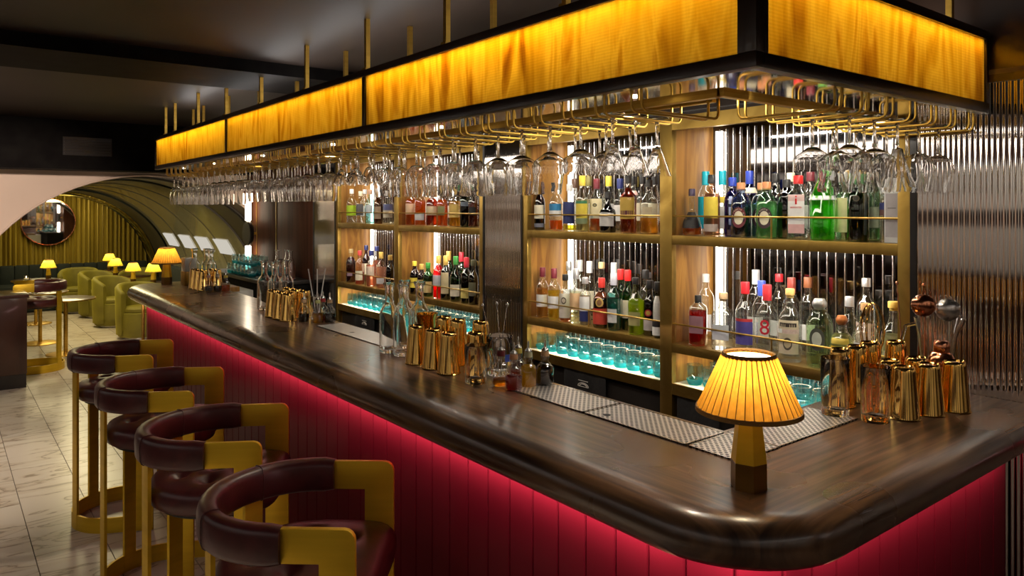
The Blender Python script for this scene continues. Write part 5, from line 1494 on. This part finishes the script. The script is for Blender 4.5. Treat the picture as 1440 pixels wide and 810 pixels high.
    for j in range(NR + 4):
        for k in range(NA):
            k2 = (k + 1) % NA
            fs.append((1 + j * NA + k, 1 + j * NA + k2, 1 + (j + 1) * NA + k2, 1 + (j + 1) * NA + k))
    st = ob('seat', MB().add(vs, fs), 'oxblood', t, smooth=70)
    for (a, b) in tufts:
        ob('button', MB().lathe([(.008, .724), (.008, .727), (.005, .7305), (0, .7315)], 10, (a - .012, b, 0), close=False), 'oxblood', st)
    ob('seat_pan', MB().lathe([(.20, .648), (.205, .650), (.205, .662)], 30), 'black_metal', t)
    return Proto(t)
STOOL = stool_proto()
for k, (x, y, a) in enumerate([(.748, 1.955, -40.), (.752, 2.745, -31.5), (.755, 3.58, -31.), (.762, 4.50, -25.)]):
    x += .06 * math.cos(math.radians(a)); y += .06 * math.sin(math.radians(a))
    STOOL.put((x, y, 0), math.radians(a), ['oxblood leather and brass bar stool at the counter, nearest the counter corner lamp', 'oxblood leather and brass bar stool at the counter, second from the corner lamp', 'oxblood leather and brass bar stool at the counter, third from the corner lamp', 'oxblood leather and brass bar stool at the counter, farthest from the corner lamp'][k], 'bar stools along the counter')
STOOL.put((.80, 9.03, 0), math.radians(175), 'oxblood and brass stool half hidden behind the dark timber cabinet')
# slim brass pole under the far end of the counter
pole = at_z(204, 480, 0)
tag(ob('support_pole', MB().lathe([(.03, 0), (.03, .006), (.011, .008), (.011, 1.0015)], 14, (1.21, 6.02, 0)), 'brass'), 'slim brass pole under the far corner of the counter', 'pole')

# ================================================================== LOUNGE
# dark cabinet at the near left
dc = thing('host_cabinet', 'dark reddish timber cabinet with glossy top beside the lounge', 'cabinet', (0, 0, 0))
boxo('body', (.13, .66, 8.20, 8.70, .13, .84), 'walnut_dark', dc, bevel=.004)
boxo('plinth', (.13, .655, 8.21, 8.69, 0, .13), 'black_metal', dc)
boxo('top', (.13, .675, 8.19, 8.71, .84, .87), 'walnut_dark', dc, bevel=.006)
# curtain
def curtain():
    y0 = 14.86; vs = []; fs = []; n = 420
    x_0, x_1 = .12, 3.08
    for i in range(n + 1):
        x = x_0 + (x_1 - x_0) * i / n
        d = AR - .06
        dx = min(abs(x - AX), d - .001)
        zt = AZ + math.sqrt(d * d - dx * dx)
        yy = y0 + .035 * math.sin(i * .62 + .8 * math.sin(i * .11)) + .012 * math.sin(i * 1.7)
        vs += [(x, yy, .30), (x, yy, max(zt, .32))]
    for i in range(n): fs.append((2 * i, 2 * i + 2, 2 * i + 3, 2 * i + 1))
    o = ob('curtain', MB().add(vs, fs), 'curtain', smooth=80)
    tag(o, 'pleated dull gold curtain filling the end of the vault', 'curtain')
curtain()
rm = thing('round_mirror', 'large round mirror with thin metal rim on the gold curtain', 'mirror', (1.497, 14.78, 1.436))
ob('glass', MB().lathe([(0, .0), (.39, 0), (.39, .006), (0, .006)], 64, close=False), 'mirror', rm, rot=(PI / 2, 0, 0))
ob('rim', MB().tube([(.395 * math.cos(2 * PI * k / 64), -.004, .395 * math.sin(2 * PI * k / 64)) for k in range(65)], .010, 8), 'copper', rm)
# banquettes
bq = thing('banquette', 'dark velvet banquette running below the gold curtain', 'banquette', (0, 0, 0))
boxo('seat', (.2, 3.0, 14.05, 14.60, .0, .42), 'velvet_dark', bq, bevel=.03)
for k in range(14):
    boxo('back_channel', (.2 + .2 * k, .4 + .2 * k, 14.58, 14.74, .40, .72), 'velvet_dark', bq, bevel=.03)
b2 = thing('banquette', 'dark velvet banquette along the right side of the vault', 'banquette', (0, 0, 0))
boxo('seat', (2.63, 2.90, 9.2, 12.55, 0, .42), 'velvet_dark', b2, bevel=.03)
boxo('back', (2.88, 3.04, 9.2, 12.55, .40, .75), 'velvet_dark', b2, bevel=.03)
# tub chairs
def tub_proto():
    t = thing('tub_chair', 'x', 'chair')
    R = .27
    ob('plinth', MB().lathe([(.20, 0), (.20, .025)], 28), 'steel', t)
    ob('base', MB().lathe([(R - .03, .025), (R - .01, .035), (R - .005, .20), (R - .01, .33), (R - .05, .345)], 36), 'velvet_olive', t)
    ob('seat', MB().lathe([(R - .06, .34), (R - .035, .35), (R - .035, .385), (R - .07, .40), (0, .405)], 36, close=False), 'velvet_olive', t)
    vs = []; fs = []; n = 30
    for i in range(n + 1):
        f = i / n; a = math.radians(75 + 210 * f)
        top = .70 - .10 * (abs(f - .5) * 2) ** 3
        for (rr_, z) in ((R - .055, .33), (R + .012, .06), (R + .02, .3), (R + .025, top - .03), (R + .005, top), (R - .03, top), (R - .05, top - .03)):
            vs.append((rr_ * math.cos(a), rr_ * math.sin(a), z))
    m = 7
    for i in range(n):
        for k in range(m):
            fs.append((i * m + k, i * m + (k + 1) % m, (i + 1) * m + (k + 1) % m, (i + 1) * m + k))
    fs += [tuple(range(m)), tuple(n * m + k for k in range(m))]
    ob('backrest', MB().add(vs, fs), 'velvet_olive', t, smooth=60)
    return Proto(t)
TC = tub_proto()
for k, (x, y, a) in enumerate([(2.08, 10.50, -75), (2.0, 11.75, -55), (1.98, 12.90, -55), (1.80, 13.66, -100), (2.52, 13.04, -130)]):
    TC.put((x, y, 0), math.radians(a), ['olive velvet tub chair closest to the far end of the bar', 'olive velvet tub chair second from the bar end', 'olive velvet tub chair third from the bar end', 'olive velvet tub chair in front of the dark banquette', 'olive velvet tub chair partly hidden behind the lounge lamps'][k], 'olive tub chairs')
# pedestal tables
def table_proto():
    t = thing('pedestal_table', 'x', 'table')
    ob('top', MB().lathe([(.0, .620), (.285, .620), (.300, .624), (.300, .638), (.295, .64), (0, .64)], 40, close=False), 'walnut_dark', t)
    ob('edge_band', MB().lathe([(.300, .622), (.303, .622), (.303, .638), (.300, .638)], 40, close=False), 'brass', t)
    ob('pole', MB().lathe([(.022, .02), (.022, .621)], 16), 'brass', t)
    ob('base', MB().lathe([(.20, 0), (.20, .008), (.17, .016), (.03, .024)], 36), 'brass', t)
    return Proto(t)
TP = table_proto()
tabs = [(2.30, 11.12), (2.30, 12.40), (2.46, 13.72), (1.0, 10.75), (1.12, 12.6), (1.16, 9.80)]
for k, (x, y) in enumerate(tabs):
    TP.put((x, y, 0), 0, ['round pedestal table under the lamp closest to the bar end', 'round pedestal table between the tub chairs', 'round pedestal table near the far banquette', 'dark table with brass pole holding candles near the timber cabinet', 'dark table with brass pole and yellow lamp near the round mirror', 'dark pedestal table with brass pole and bare top'][k], 'pedestal tables')
L2 = lamp_proto('lounge_lamp', 'shade_yellow')
for k, (x, y) in enumerate([(2.33, 10.96), (2.13, 11.22), (2.115, 12.42), (2.25, 13.72), (1.274, 12.60)]):
    L2.put((x, y, .6405), 0, ['yellow shaded lamp just past the far end of the bar counter', 'yellow shaded lamp on the table behind the closest tub chair', 'yellow shaded lamp on the middle lounge table', 'yellow shaded lamp on the farthest right table', 'yellow shaded lamp in front of the round mirror'][k], 'yellow lounge lamps')
    lamp_light((x, y, .64), 1.3, (1, .86, .42))
for k, (x, y) in enumerate([(.985, 10.95), (1.09, 10.78), (.93, 10.60), (1.0, 12.55)]):
    cd = thing('candle_holder', ['small glass candle holder at the back of the candle table', 'small glass candle holder in the middle of the candle table', 'small glass candle holder at the front of the candle table', 'small glass candle holder beside the mirror lamp'][k], 'candle', (x, y, .6405), 0, 'lounge candles')
    ob('glass', MB().lathe([(0, 0), (.032, 0), (.036, .02), (.034, .07), (.032, .07), (.033, .02), (.03, .008), (0, .006)], 18, close=False), 'clear_glass', cd)
    ob('wax', MB().lathe([(.029, .008), (.029, .03)], 16), 'white_paint', cd)
    ob('flame', MB().lathe([(0, .033), (.008, .042), (.006, .052), (0, .066)], 10, close=False), 'candle_flame', cd)
# wall sconce on the timber wall
sn = thing('wall_sconce', 'wall sconce with two white tubes and a round black centre', 'wall lamp', (2.46, 7.45, 1.42))
ob('tube', MB().lathe([(.026, .13), (.028, .135), (.028, .40), (.026, .405)], 16), 'sconce_tube', sn)
ob('tube', MB().lathe([(.026, -.52), (.028, -.515), (.028, -.13), (.026, -.125)], 16), 'sconce_tube', sn)
ob('black_disc', MB().lathe([(0, -.02), (.12, -.02), (.13, -.01), (.13, .01), (.12, .02), (0, .02)], 32, close=False), 'black_metal', sn, rot=(0, PI / 2, 0))
ob('bracket', MB().tube([(0, 0, 0), (.08, 0, 0)], .012, 8), 'brass', sn)
ob('stem', MB().tube([(0, 0, -.13), (0, 0, .13)], .008, 8), 'brass', sn)
